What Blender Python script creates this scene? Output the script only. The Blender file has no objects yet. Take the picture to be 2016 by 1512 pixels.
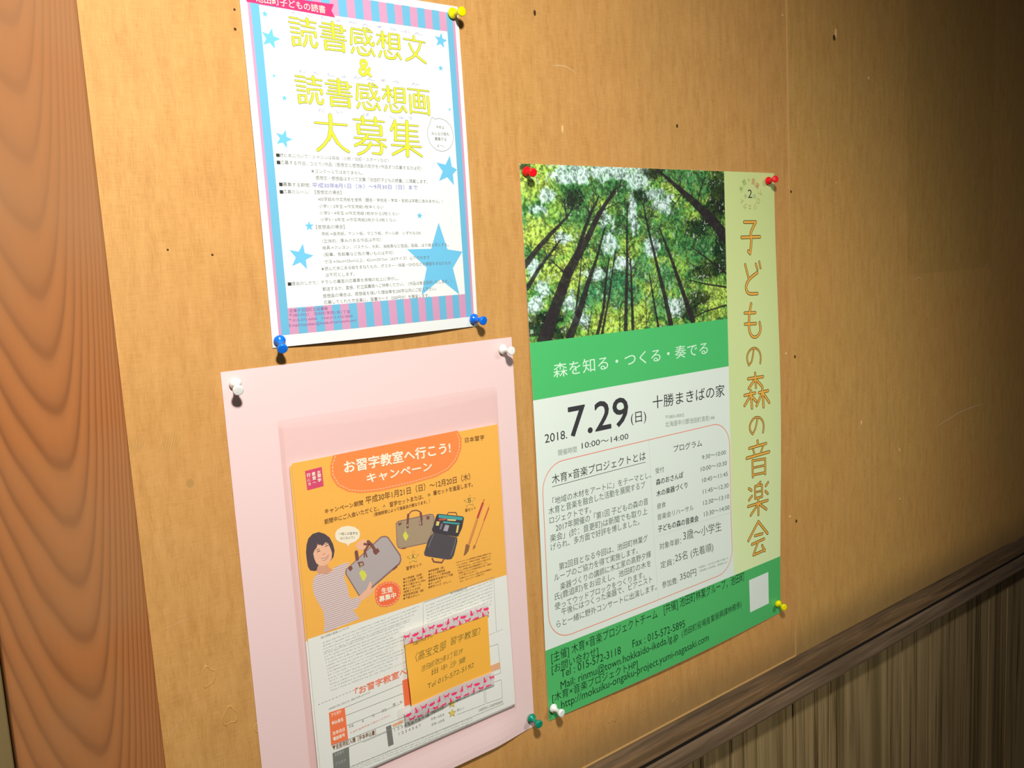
import bpy, bmesh, math, random
import numpy as np
from mathutils import Vector, Matrix

random.seed(7)
SC = bpy.context.scene
COL = SC.collection
BASE = 1.5          # height of the board origin (top left corner of the star poster) above the floor, metres


def W(x, y, z=0.0):
    """board millimetres (right, up, out of the wall) -> world metres"""
    return Vector((x / 1000.0, -z / 1000.0, BASE + y / 1000.0))


# ------------------------------------------------------------------ camera
cam = bpy.data.cameras.new('camera')
cam_ob = bpy.data.objects.new('camera', cam)
COL.objects.link(cam_ob)
cam.sensor_width = 36.0
cam.lens = 1706.465 / 2016 * 36.0
cam.clip_start = 0.01
RT = ((0.7883239, -0.0561412, 0.6126937), (-0.1246314, -0.9897543, 0.0696660), (0.6025051, -0.1312803, -0.7872440))


def wv(v):
    return Vector((v[0], -v[2], v[1]))


cr, cu_, cf = wv(RT[0]), -wv(RT[1]), -wv(RT[2])
M = Matrix((cr, cu_, cf)).transposed().to_4x4()
M.translation = W(-282.022, -243.527, 695.077)
cam_ob.matrix_world = M
SC.camera = cam_ob

# ------------------------------------------------------------------ light
world = bpy.data.worlds.new('world')
SC.world = world
world.use_nodes = True
world.node_tree.nodes['Background'].inputs['Color'].default_value = (0.95, 0.98, 1.0, 1)
world.node_tree.nodes['Background'].inputs['Strength'].default_value = 0.03

def spot(name, energy, pos, aim, cone, size, colour):
    li = bpy.data.lights.new(name, 'SPOT')
    li.energy = energy
    li.color = colour
    li.shadow_soft_size = size
    li.spot_size = math.radians(cone)
    li.spot_blend = 1.0
    ob = bpy.data.objects.new(name, li)
    COL.objects.link(ob)
    ob.location = W(*pos)
    ob.rotation_euler = (W(*aim) - ob.location).to_track_quat('-Z', 'Y').to_euler()
    return ob


# the shaded lamp just above the viewer, and an invented fill light further back on the right
spot('near_lamp', 62.0, (-204, 275, 762), (80, -560, 0), 132, .05, (1.0, .985, .95))
spot('fill_spot', 65.3, (900, 200, 2000), (600, -650, 0), 40, .22, (.96, 1.0, .95))

SC.view_settings.view_transform = 'Standard'
SC.view_settings.look = 'None'
SC.view_settings.gamma = 1.0
SC.view_settings.exposure = 0.0
SC.view_settings.use_curve_mapping = False


# ------------------------------------------------------------------ helpers
def lin(h):
    h = h.lstrip('#')
    o = []
    for i in (0, 2, 4):
        c = int(h[i:i + 2], 16) / 255.0
        o.append(c / 12.92 if c <= 0.04045 else ((c + 0.055) / 1.055) ** 2.4)
    return o


def new_mat(name):
    m = bpy.data.materials.new(name)
    m.use_nodes = True
    nt = m.node_tree
    b = nt.nodes['Principled BSDF']
    return m, nt, b


def flat(name, hexcol, k=1.0, rough=0.6, spec=0.3):
    m, nt, b = new_mat(name)
    c = [min(0.95, v * k) for v in lin(hexcol)]
    b.inputs['Base Color'].default_value = (*c, 1)
    b.inputs['Roughness'].default_value = rough
    b.inputs['Specular IOR Level'].default_value = spec
    return m


def N(nt, typ, **kw):
    n = nt.nodes.new(typ)
    for k, v in kw.items():
        if k.startswith('i_'):
            key = k[2:]
            key = int(key) if key.isdigit() else key.replace('_', ' ')
            n.inputs[key].default_value = v
        else:
            setattr(n, k, v)
    return n


def math_n(nt, op, a, b=None, c=None, clamp=False):
    n = nt.nodes.new('ShaderNodeMath')
    n.operation = op
    n.use_clamp = clamp
    for i, v in enumerate((a, b, c)):
        if v is None:
            continue
        if isinstance(v, (int, float)):
            n.inputs[i].default_value = v
        else:
            nt.links.new(v, n.inputs[i])
    return n.outputs[0]


def ramp(nt, fac, stops, interp='LINEAR'):
    n = nt.nodes.new('ShaderNodeValToRGB')
    n.color_ramp.interpolation = interp
    el = n.color_ramp.elements
    while len(el) > 1:
        el.remove(el[0])
    el[0].position = stops[0][0]
    el[0].color = stops[0][1]
    for p, c in stops[1:]:
        e = el.new(p)
        e.color = c
    nt.links.new(fac, n.inputs[0])
    return n.outputs['Color']


def mixc(nt, fac, a, b, mode='MIX'):
    n = nt.nodes.new('ShaderNodeMix')
    n.data_type = 'RGBA'
    n.blend_type = mode
    for sock, v in ((n.inputs[0], fac), (n.inputs[6], a), (n.inputs[7], b)):
        if isinstance(v, (int, float)):
            sock.default_value = v
        elif isinstance(v, (tuple, list)):
            sock.default_value = (*v[:3], 1)
        else:
            nt.links.new(v, sock)
    return n.outputs[2]


def coords(nt, scale=(1, 1, 1)):
    """world position in board millimetres: X right, Y up (relative), Z out"""
    g = nt.nodes.new('ShaderNodeTexCoord')
    mp = nt.nodes.new('ShaderNodeMapping')
    mp.inputs['Scale'].default_value = scale
    nt.links.new(g.outputs['Object'], mp.inputs['Vector'])
    return mp.outputs[0], g.outputs['Object']


def noise(nt, vec, scale=1.0, detail=4.0, rough=0.5, dist=0.0):
    n = N(nt, 'ShaderNodeTexNoise')
    n.inputs['Scale'].default_value = scale
    n.inputs['Detail'].default_value = detail
    n.inputs['Roughness'].default_value = rough
    n.inputs['Distortion'].default_value = dist
    nt.links.new(vec, n.inputs['Vector'])
    return n.outputs['Fac']


def bump(nt, b, h, strength=0.3, dist=0.001):
    n = N(nt, 'ShaderNodeBump')
    n.inputs['Strength'].default_value = strength
    n.inputs['Distance'].default_value = dist
    nt.links.new(h, n.inputs['Height'])
    nt.links.new(n.outputs[0], b.inputs['Normal'])


def link_mesh(name, verts, faces, mats, parent=None, matidx=None, smooth=False):
    me = bpy.data.meshes.new(name)
    me.from_pydata([tuple(v) for v in verts], [], faces)
    if not isinstance(mats, (list, tuple)):
        mats = [mats]
    for m in mats:
        me.materials.append(m)
    if matidx:
        me.polygons.foreach_set('material_index', matidx)
    if smooth:
        me.polygons.foreach_set('use_smooth', [True] * len(me.polygons))
    me.update()
    o = bpy.data.objects.new(name, me)
    COL.objects.link(o)
    if parent is not None:
        o.parent = parent
    return o


def tag(o, label=None, cat=None, group=None, kind=None):
    if label:
        o['label'] = label
    if cat:
        o['category'] = cat
    if group:
        o['group'] = group
    if kind:
        o['kind'] = kind
    return o


def box(name, x0, x1, y0, y1, z0, z1, mat, parent=None, bevel=0.0, seg=1):
    bm = bmesh.new()
    vs = [bm.verts.new(W(x, y, z)) for x in (x0, x1) for y in (y0, y1) for z in (z0, z1)]
    for f in ((0, 1, 3, 2), (4, 6, 7, 5), (0, 4, 5, 1), (2, 3, 7, 6), (0, 2, 6, 4), (1, 5, 7, 3)):
        bm.faces.new([vs[i] for i in f])
    if bevel:
        bmesh.ops.bevel(bm, geom=bm.edges[:], offset=bevel / 1000.0, segments=seg, profile=0.5, affect='EDGES')
    bmesh.ops.recalc_face_normals(bm, faces=bm.faces)
    me = bpy.data.meshes.new(name)
    bm.to_mesh(me)
    bm.free()
    me.materials.append(mat)
    o = bpy.data.objects.new(name, me)
    COL.objects.link(o)
    if parent is not None:
        o.parent = parent
    return o

# page layouts measured in millimetres
D = {
'TX': [
 ["abody","■読む本について：ジャンルは自由（小説・伝記・スポーツなど）",17.8,142.9,123.3,144.6,3.1],
 ["abody","■応募する作品：ひとり1作品（感想文と感想画の両方を1作品ずつ応募するのは可）",17.8,148.8,157.4,150.9,3.3],
 ["abody","★コンクールではありません。",47.5,155.3,96.7,156.1,3.2],
 ["abody","感想文・感想画はすべて文集『池田町子どもの読書』に掲載します。",51.2,161.0,163.1,162.8,3.4],
 ["abody","■募集する期間：",18.1,166.5,46.3,167.2,3.3],
 ["abody","■応募のルール：【感想文の場合】",18.0,172.6,74.2,173.1,3.3],
 ["abody","400字詰め作文用紙を使用（題名・学校名・学年・名前は字数に含みません。）",51.7,178.6,178.4,180.6,3.2],
 ["abody","小学1・2年生→作文用紙1枚半くらい",52.0,184.4,114.8,185.5,3.1],
 ["abody","小学3・4年生→作文用紙1枚半から2枚くらい",52.1,190.1,130.1,191.5,3.1],
 ["abody","小学5・6年生→作文用紙2枚から3枚くらい",52.2,195.6,126.8,197.1,3.1],
 ["abody","【感想画の場合】",47.7,202.1,74.6,202.3,3.4],
 ["abody","用紙→画用紙、ケント紙、マニラ紙、ボール紙　いずれもOK",52.2,207.7,152.0,209.2,3.1],
 ["abody","（立体的、厚みのある作品は不可）",52.2,214.0,109.4,214.3,3.2],
 ["abody","絵具→クレヨン、パステル、水彩、油絵具など自由。版画、はり絵も可とする。",51.9,219.6,181.8,220.8,3.2],
 ["abody","（鉛筆、色鉛筆など色の薄いものは不可）",52.4,225.4,120.8,226.4,3.2],
 ["abody","寸法→36cm×25cm以上、42cm×29.7cm（A3サイズ）以下の大きさ",52.4,231.5,158.8,231.8,3.1],
 ["abody","★読んだ本にある絵をまねたもの、ポスター・映画・DVDなどの場面をまねたもの",48.6,237.5,182.7,238.0,3.3],
 ["abody","は不可とします。",52.1,242.9,79.8,243.3,3.3],
 ["abody","■提出のしかた：チラシの裏面の応募票を原稿の右上に添付し、",17.6,248.4,123.6,249.5,3.2],
 ["abody","郵送するか、直接、町立図書館へご持参ください。（作品は後日返却いたします。）",48.2,254.8,182.1,255.2,3.3],
 ["abody","感想画の場合は、感想画を描いた理由等を200字以内にご記入下さい。",47.8,260.7,163.6,261.3,3.3],
 ["abody","応募してくれた方全員に、図書カード（500円分）を贈呈します。",48.0,266.2,155.1,267.1,3.3],
 ["ablue","平成30年8月1日（水）～9月30日（日）まで",47.5,167.4,151.9,168.5,4.0],
 ["afoot","主催＊池田町立図書館",16.7,270.7,51.0,271.2,2.8],
 ["afoot","〒083-0021　池田町字西1条1丁目",16.3,274.5,71.5,275.5,2.8],
 ["afoot","℡.015-572-6006　FAX.015-572-2828",15.9,278.6,73.7,279.3,2.5],
 ["afoot","E-mail:tosyokan@ikeda-dreamwork.com",15.5,282.8,76.7,283.2,2.5],
 ["aribbon","池田町子どもの読書",13.3,21.5,74.1,23.2,6.1],
 ["aruby","ど く し ょ か ん そ う ぶ ん",43.0,27.0,169.3,30.5,2.2],
 ["aruby","ど く し ょ か ん そ う　か",44.7,73.7,162.1,75.7,2.5],
 ["aruby","だ　 い 　　 ぼ　 　 し ゅ う",58.8,104.5,151.6,106.2,2.7],
 ["abody","今年は",176.7,112.7,185.7,112.7,2.9],
 ["abody","みんなの絵も",171.2,118.8,190.8,118.6,3.2],
 ["abody","募集する",174.4,123.5,187.2,123.6,3.2],
 ["abody","よ～。",176.4,129.2,184.4,129.3,2.7],
 ["amp","&",101.0,71.4,113.3,71.1,14.9],
 ["cwhite","森を知る・つくる・奏でる",29.7,220.2,280.6,220.6,15.0],
 ["cblack","2018.",13.0,287.3,44.7,287.5,9.5],
 ["cblack","(日)",143.3,286.8,168.3,287.4,13.3],
 ["cblack","十勝まきばの家",180.0,275.0,310.8,277.0,14.9],
 ["cblack","10:00～14:00",65.5,303.2,138.1,304.2,8.3],
 ["cbig","7.29",48.0,286.4,139.1,287.0,33.3],
 ["cgrey","〒083-0002",200.7,290.3,233.9,292.0,4.8],
 ["cgrey","北海道中川郡池田町清見144",200.2,299.9,290.0,304.5,6.6],
 ["cgrey","開催時間",30.6,304.3,57.7,304.8,6.6],
 ["cblack","木育×音楽プロジェクトとは",20.0,333.2,165.1,332.8,10.2],
 ["cblack","プログラム",213.2,332.5,265.1,333.8,8.4],
 ["cdark","「地域の木材をアートに」をテーマとし、",19.5,355.7,173.1,355.8,7.8],
 ["cdark","木育と音楽を融合した活動を展開するプ",13.3,365.6,162.7,366.0,8.1],
 ["cdark","ロジェクトです。",14.0,375.7,75.4,376.5,7.9],
 ["cdark","2017年開催の「第1回 子どもの森の音",22.2,386.0,166.5,386.7,8.2],
 ["cdark","楽会」(於：音更町)は新聞でも取り上",13.7,395.7,164.6,398.2,8.2],
 ["cdark","げられ、多方面で好評を博しました。",14.1,405.4,150.7,407.8,7.9],
 ["cdark","受付",180.6,352.8,195.6,352.9,6.6],
 ["cdark","昼食",181.3,395.9,196.6,396.0,6.6],
 ["cdark","音楽会リハーサル",181.3,409.5,246.0,411.1,7.3],
 ["cdark","9:30～10:00",264.5,351.2,310.4,352.3,6.9],
 ["cdark","10:00～10:30",261.7,365.7,311.8,366.6,7.2],
 ["cdark","10:45～11:45",263.7,380.3,313.2,381.1,7.3],
 ["cdark","11:45～12:30",264.4,394.8,314.2,396.2,7.3],
 ["cdark","12:30～13:10",264.5,409.3,314.8,410.7,7.3],
 ["cdark","13:30～14:00",265.2,423.9,315.0,425.4,7.3],
 ["cbold","森のおさんぽ",181.1,366.9,229.1,366.6,7.3],
 ["cbold","木の楽器づくり",181.1,380.9,236.0,380.5,7.3],
 ["cbold","子どもの森の音楽会",181.8,424.3,254.7,427.0,7.9],
 ["cdark","3歳～小学生",225.7,445.0,298.2,449.3,12.3],
 ["cdark","第2回目となる今回は、池田町林業グ",24.4,429.9,163.6,430.6,8.0],
 ["cdark","ループのご協力を得て実施します。",16.8,440.2,146.4,441.5,8.0],
 ["cdark","楽器づくりの講師に木工家の高野夕輝",24.8,452.5,167.8,451.4,8.0],
 ["cdark","氏(鹿追町)をお迎えし、池田町の木を",16.4,461.7,167.2,462.3,8.0],
 ["cdark","使ってウッドブロックをつくります。",15.7,472.5,155.6,473.2,8.0],
 ["cdark","午後にはつくった楽器で、ピアニスト",24.9,481.2,167.4,481.9,8.1],
 ["cdark","らと一緒に野外コンサートに出演します。",17.0,493.1,174.3,493.2,8.1],
 ["cdark","対象年齢：",183.1,446.5,221.6,447.9,8.1],
 ["cdark","定員：",183.1,469.4,207.4,470.4,8.1],
 ["cdark","25名 (先着順)",209.3,468.3,280.8,471.4,10.8],
 ["cdark","参加費:",183.8,494.1,211.3,495.3,8.2],
 ["cdark","350円",215.9,493.3,246.0,494.8,10.0],
 ["cgrey","＊昼食は、お弁当の手配が可能です",250.5,487.1,309.4,489.3,2.6],
 ["cgrey","（参加費とは別料金、希望者のみ）",252.4,491.9,306.3,493.8,2.6],
 ["cfoot","[主催] 木育×音楽プロジェクトチーム",7.6,530.1,172.4,527.4,11.6],
 ["cfoot","[共催] 池田町林業グループ，池田町",183.9,526.0,340.4,526.2,12.2],
 ["cfoot","[お問い合わせ]",7.4,542.5,75.1,542.0,10.0],
 ["cfoot","Tel : 015-572-3118",19.4,551.4,109.5,551.9,9.5],
 ["cfoot","Fax : 015-572-5895",128.6,550.7,219.5,552.8,9.6],
 ["cfoot","Mail: rinmu@town.hokkaido-ikeda.lg.jp",18.5,564.5,205.8,563.6,9.5],
 ["cfoot","(池田町役場産業振興課林務係)",212.6,563.7,331.5,560.3,9.2],
 ["cfoot","[木育×音楽プロジェクトHP]",6.2,575.3,135.1,576.8,10.1],
 ["cfoot","http://mokuiku-ongaku-project.yumi-nagasaki.com",17.9,586.6,262.5,583.6,9.5],
 ["cblack","2",365.4,31.8,373.9,31.8,10.9],
 ["cgrey","第",358.3,31.9,363.1,31.8,4.5],
 ["cgrey","回",375.6,32.3,381.7,32.3,5.3],
 ["fwhite","お習字教室へ行こう!",48.1,17.8,160.8,19.0,10.6],
 ["fwhite","キャンペーン",69.3,31.0,138.5,32.1,8.7],
 ["fdark","日本習字",178.5,12.1,201.6,12.9,4.9],
 ["fdark","キャンペーン期間",26.0,50.0,63.6,49.7,4.5],
 ["fdark","平成30年1月21日（日）～12月20日（木）",66.4,49.5,181.7,49.7,6.6],
 ["fdark","期間中にご入会いただくと、",24.9,59.1,79.1,58.2,4.5],
 ["fdark","習字セットまたは、",90.4,57.8,126.8,57.4,4.7],
 ["fdark","筆セットを進呈します。",138.2,56.7,184.1,57.0,4.7],
 ["fdark","（受講期間によって進呈品が異なります。）",73.5,62.7,133.7,62.7,3.2],
 ["fdark","筆セット",173.2,80.9,186.0,80.6,3.4],
 ["fdark","A",83.4,56.5,86.0,56.6,2.6],
 ["fdark","B",132.2,56.2,134.8,56.3,2.7],
 ["fdark","B",177.5,72.3,181.1,72.4,5.0],
 ["fwhite","お",22.4,13.4,25.3,13.2,2.6],
 ["fwhite","習",22.1,16.7,25.4,16.6,3.0],
 ["fwhite","字",22.0,20.7,25.4,20.6,3.0],
 ["fwhite","教",17.3,14.4,20.4,14.2,3.2],
 ["fwhite","室",17.3,18.0,20.6,17.8,3.0],
 ["fwhite","へ",17.2,21.3,20.4,21.3,2.1],
 ["fwhite","行",12.4,14.5,15.7,14.4,3.1],
 ["fwhite","こ",12.5,18.4,15.4,18.3,2.4],
 ["fwhite","う",12.8,22.3,15.3,22.0,2.6],
 ["fgrey","一緒にお習字を",37.1,71.8,55.9,75.7,2.6],
 ["fgrey","はじめよう!!",38.4,76.1,52.5,78.6,2.5],
 ["fwhite","生徒",75.1,137.0,86.7,138.3,5.5],
 ["fwhite","募集中",72.0,144.0,89.6,144.6,5.3],
 ["fdark","A",109.3,112.4,112.7,112.8,5.2],
 ["fdark","習字セット",102.8,121.6,119.7,121.5,3.5],
 ["fdark","●小学細筆（太筆）",98.8,130.2,119.3,130.8,2.2],
 ["fdark","●ミニ太細筆（小筆）",98.5,133.3,120.1,134.0,2.2],
 ["fdark","●ミニ墨ちゃん120cc",98.2,136.5,123.0,137.3,2.2],
 ["fdark","●セット用ケース",98.0,139.6,117.1,140.2,2.2],
 ["fdark","　（携帯フック付）",97.7,142.7,116.1,143.4,2.2],
 ["fdark","●学習用文鎮（鎮）",97.5,145.8,120.1,146.7,2.2],
 ["fdark","●下敷スポット",97.2,148.9,114.9,149.7,2.2],
 ["fdark","●学習筆巻（筆）",126.7,130.0,144.4,130.5,2.2],
 ["fdark","●セット用固形墨",126.4,133.1,145.3,133.7,2.2],
 ["fdark","●習字セット用作品箱",126.2,136.2,151.0,137.0,2.2],
 ["fdark","●硬筆手本用ペン下敷",125.9,139.3,154.1,140.3,2.2],
 ["fdark","●ネームタグ",125.7,142.5,140.1,143.0,2.2],
 ["fdark","●習字バッグ（グレー）",125.4,145.6,151.3,146.6,2.2],
 ["fdark","＊キャンペーン入会特典は10年度10年度までの",158.7,129.3,201.1,130.4,1.7],
 ["fdark","セットのほか、学習の10年度「学習セット」",159.1,132.1,200.9,133.1,1.7],
 ["fdark","一部を含みません。ふたつ合わせて受けます。",159.5,134.9,200.7,135.9,1.7],
 ["fdark","ただし10年度入会の受講期間別ページへ",159.9,137.8,195.7,138.5,1.7],
 ["fdark","＊教室によりセットの内容が異なります、通年の",160.3,140.6,201.1,141.4,1.7],
 ["fdark","ご了承ください。",160.7,143.5,182.7,143.6,1.7],
 ["fdark","＊写真はイメージです、お問い合わせは各教室へ",161.0,146.3,201.1,147.0,1.7],
 ["fdark","せん。キャンペーン対象です。",161.4,149.2,191.7,149.4,1.7],
 ["forange","「お習字教室へ行こう!キャンペーン」",40.4,223.5,177.9,219.3,6.7],
 ["fgrey","個人情報の取扱いについて",12.0,160.4,39.7,159.3,2.0],
 ["fgrey","個人情報保護方針",149.5,158.3,169.9,158.3,2.5],
 ["fdark","▼支部用記入欄［手本申込書］",13.2,265.8,57.0,267.4,4.6],
 ["fwhite","フリガナ",15.0,234.7,24.9,234.8,3.3],
 ["fwhite","申込者名",14.9,242.4,25.9,242.6,3.3],
 ["fwhite","生年月日",14.7,252.1,26.4,252.4,3.3],
 ["fwhite","電話番号",14.7,257.4,26.2,257.4,3.3],
 ["fgrey2","会員番号",14.3,272.3,23.9,272.5,3.3],
 ["fgrey2","フリガナ",14.1,281.2,25.2,281.5,3.4],
 ["fgrey","平成",30.7,251.4,35.5,251.5,2.6],
 ["fgrey","年",44.1,251.1,46.2,251.1,2.6],
 ["fgrey","月",54.6,250.0,57.1,250.0,2.6],
 ["fgrey","日生",65.2,248.9,70.4,249.1,2.7],
 ["fgrey","男・女",76.9,247.4,87.7,247.6,2.7],
 ["fgrey","1 2 3 4 5 6 7 8 9 10",76.6,272.0,115.3,271.3,2.7],
 ["fgrey","月号～3月号",116.9,270.5,132.2,271.1,2.8],
 ["fgrey","月号～9月号",116.7,276.8,132.0,277.6,2.8],
 ["fgrey","月号～3月号",116.7,282.6,132.0,283.1,2.8],
 ["fgrey","習字セット",147.1,269.1,157.9,269.7,2.8],
 ["fgrey","筆セット",147.2,278.9,155.8,279.2,2.8],
 ["fgrey","公益財団法人 日本習字教育財団",172.7,288.5,203.5,290.1,2.9],
 ["fgrey","1 2 3 4 5 6 7",80.7,277.5,105.2,278.1,2.7],
 ["fred","＊必ず太枠内をご記入ください。",31.5,257.1,73.5,255.5,1.8],
 ["fgrey","お申込書の下記にご記入のうえ、教室までお申し込みください。",13.3,227.5,55.6,226.3,1.8],
 ["note","連絡先",7.7,6.6,31.1,4.5,5.1],
 ["note","（高宝支部",9.7,22.9,44.7,21.1,8.7],
 ["note","習字教室）",49.9,19.4,85.9,18.6,7.5],
 ["note","池田町西2条3丁目39",14.6,34.3,63.5,31.4,5.8],
 ["note","田 中 沙 織",26.2,41.1,66.2,41.7,5.9],
 ["note","Tel 015-572-5192",19.6,52.7,75.8,50.0,4.9],
],
'LOGO': [
 ["clgreen","木",352.4,20.9,-55.0],
 ["clgreen","育",358.7,13.0,-28.0],
 ["clbrown","×",367.8,9.7,-5.0],
 ["clred","音",377.0,11.2,12.0],
 ["clred","楽",384.8,16.4,35.0],
 ["clbrown","プ",389.8,25.4,75.0],
 ["clbrown","ロ",386.3,35.5,115.0],
 ["clbrown","ジ",379.5,42.9,155.0],
 ["clbrown","ェ",368.9,43.3,180.0],
 ["clbrown","ク",359.7,42.1,205.0],
 ["clbrown","ト",353.1,34.9,240.0],
],
'ytitle': [
 [1.26,40.8,30.1,48.6,30.4],
 [1.26,40.2,33.9,49.2,34.3],
 [1.26,41.1,37.9,48.5,38.3],
 [1.26,41.2,41.6,48.1,41.8],
 [2.39,42.3,46.0,42.4,51.8],
 [1.26,42.3,45.7,48.4,45.5],
 [1.97,48.2,45.7,48.2,51.0],
 [1.26,42.3,51.9,48.2,51.0],
 [1.26,50.2,31.4,63.9,31.9],
 [2.53,56.5,29.6,56.6,35.4],
 [1.26,50.8,35.5,62.8,36.3],
 [2.39,50.8,40.4,50.9,43.1],
 [1.26,50.6,40.1,62.6,39.9],
 [2.39,62.6,40.2,62.8,43.1],
 [2.11,54.7,43.6,54.0,47.4,51.4,51.5],
 [1.97,58.1,43.3,58.5,49.5,59.7,51.7,62.5,51.6,63.6,48.4],
 [1.26,70.1,31.2,87.5,31.9],
 [2.67,79.4,30.0,79.5,41.8],
 [1.26,67.3,34.2,91.2,35.0],
 [2.39,87.5,32.2,87.8,36.8],
 [1.26,70.2,37.1,87.7,37.5],
 [1.26,69.2,39.8,89.6,40.4],
 [1.26,67.9,42.4,91.1,43.3],
 [2.53,71.4,45.8,71.5,52.2],
 [1.26,71.4,45.2,88.0,45.5],
 [2.53,88.0,46.0,88.0,52.5],
 [1.26,72.5,48.8,87.3,48.7],
 [1.26,72.1,52.2,87.0,52.1],
 [2.11,97.5,32.9,95.7,45.6],
 [1.26,97.5,32.3,117.1,33.4],
 [1.97,109.3,31.0,110.8,38.2,115.0,44.5,117.4,44.6,117.9,42.5],
 [1.12,111.9,30.6,115.1,31.8],
 [1.12,99.7,36.0,107.7,36.2],
 [1.97,100.3,39.9,100.0,44.1],
 [1.12,100.3,39.3,107.4,39.4],
 [1.68,106.8,39.7,106.8,43.2],
 [1.26,100.0,43.7,106.6,43.2],
 [1.83,115.9,37.3,111.8,42.5,108.7,44.7],
 [1.97,98.1,48.5,95.7,52.5],
 [1.97,101.8,48.1,102.2,52.0,104.9,53.6,112.0,53.1,113.3,50.5],
 [1.4,105.6,47.1,109.3,49.9],
 [1.97,115.0,48.1,117.4,53.0],
 [1.26,121.8,35.0,131.5,35.0],
 [2.53,127.3,32.3,127.3,44.9],
 [1.68,125.8,37.3,121.6,42.9],
 [1.68,128.7,36.8,131.4,40.9],
 [2.39,134.3,33.5,134.0,45.2],
 [1.26,134.4,32.8,143.9,32.7],
 [2.39,143.9,33.2,143.6,44.8],
 [1.12,135.1,37.2,143.1,36.9],
 [1.12,134.8,41.1,142.8,40.8],
 [1.26,134.4,45.0,143.2,45.0],
 [1.97,124.8,48.9,122.6,53.2],
 [1.97,128.5,48.2,129.1,53.0,131.7,54.0,138.2,53.6,140.0,50.6],
 [1.4,131.9,47.4,135.5,50.1],
 [1.97,141.5,48.8,144.4,53.3],
 [2.39,159.8,32.6,159.9,35.7],
 [1.26,149.0,35.5,171.3,36.4],
 [1.97,166.4,37.5,164.4,43.2,158.3,50.1,150.1,53.8],
 [1.97,154.5,39.4,157.1,45.0,161.5,49.3,170.5,54.4],
 [1.26,41.4,76.7,49.3,77.0],
 [1.26,40.8,80.4,49.9,80.8],
 [1.26,41.7,84.4,49.2,84.8],
 [1.26,41.8,88.0,48.8,88.2],
 [2.39,42.9,92.3,43.0,98.0],
 [1.26,42.9,92.0,49.1,91.8],
 [1.97,48.9,92.0,48.9,97.2],
 [1.26,42.9,98.1,48.9,97.2],
 [1.26,50.9,78.0,64.7,78.5],
 [2.53,57.2,76.2,57.3,81.9],
 [1.26,51.5,82.0,63.6,82.8],
 [2.39,51.5,86.8,51.6,89.5],
 [1.26,51.3,86.5,63.4,86.3],
 [2.39,63.4,86.6,63.6,89.5],
 [2.11,55.4,90.0,54.7,93.7,52.1,97.7],
 [1.97,58.8,89.7,59.2,95.8,60.4,97.9,63.3,97.8,64.4,94.7],
 [1.26,70.9,77.8,88.4,78.5],
 [2.67,80.3,76.6,80.4,88.2],
 [1.26,68.1,80.7,92.1,81.5],
 [2.39,88.4,78.8,88.7,83.3],
 [1.26,71.0,83.6,88.6,84.0],
 [1.26,70.0,86.2,90.5,86.8],
 [1.26,68.7,88.8,92.0,89.7],
 [2.53,72.2,92.1,72.3,98.4],
 [1.26,72.2,91.5,88.9,91.8],
 [2.53,88.9,92.3,88.9,98.7],
 [1.26,73.3,95.1,88.2,95.0],
 [1.26,72.9,98.4,87.9,98.3],
 [2.11,98.5,79.5,96.7,91.9],
 [1.26,98.5,78.9,118.2,79.9],
 [1.97,110.3,77.6,111.9,84.7,116.1,90.9,118.5,91.0,119.0,88.9],
 [1.12,113.0,77.2,116.2,78.4],
 [1.12,100.7,82.5,108.7,82.7],
 [1.97,101.3,86.3,101.0,90.5],
 [1.12,101.3,85.7,108.4,85.8],
 [1.68,107.8,86.1,107.8,89.6],
 [1.26,101.0,90.1,107.6,89.6],
 [1.83,117.0,83.8,112.9,88.9,109.7,91.1],
 [1.97,99.1,94.8,96.7,98.7],
 [1.97,102.8,94.4,103.2,98.2,105.9,99.8,113.1,99.3,114.4,96.8],
 [1.4,106.6,93.4,110.3,96.2],
 [1.97,116.1,94.4,118.5,99.2],
 [1.26,122.9,81.5,132.7,81.5],
 [2.53,128.5,78.9,128.5,91.3],
 [1.68,126.9,83.8,122.7,89.3],
 [1.68,129.9,83.3,132.6,87.3],
 [2.39,135.5,80.0,135.2,91.5],
 [1.26,135.6,79.4,145.2,79.3],
 [2.39,145.2,79.8,144.9,91.2],
 [1.12,136.3,83.7,144.4,83.4],
 [1.12,136.0,87.5,144.1,87.2],
 [1.26,135.6,91.3,144.5,91.3],
 [1.97,125.9,95.2,123.7,99.4],
 [1.97,129.7,94.5,130.3,99.2,132.9,100.2,139.4,99.8,141.2,96.9],
 [1.4,133.1,93.7,136.7,96.4],
 [1.97,142.7,95.1,145.7,99.5],
 [1.26,149.1,79.0,171.4,79.5],
 [2.25,160.2,79.7,160.1,94.7],
 [2.11,155.2,84.6,155.0,94.4],
 [1.26,155.1,83.6,166.6,83.8],
 [2.25,165.8,84.5,165.7,94.7],
 [1.12,155.5,89.2,165.8,89.1],
 [1.26,155.4,94.9,165.7,94.9],
 [2.11,151.0,84.7,150.7,99.9],
 [1.26,151.1,98.7,168.9,99.7],
 [2.39,170.0,84.9,170.1,100.3],
 [3.34,69.8,107.0,69.6,117.1,66.8,126.3],
 [2.47,67.7,124.4,61.9,131.7,55.6,136.2],
 [2.9,69.5,120.4,74.6,129.5],
 [2.18,74.3,128.8,78.0,133.1,84.4,136.6],
 [1.6,55.0,113.6,84.7,114.2],
 [1.31,91.6,108.9,121.9,109.5],
 [3.05,100.5,106.8,100.8,111.9],
 [2.76,113.2,106.9,113.1,111.9],
 [3.05,95.7,113.4,95.8,120.3],
 [1.16,95.7,112.7,118.0,113.2],
 [3.05,118.0,113.8,118.0,120.7],
 [1.16,97.6,117.0,116.1,117.5],
 [1.31,95.7,120.7,118.1,121.5],
 [1.45,91.2,124.5,122.1,125.1],
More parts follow.
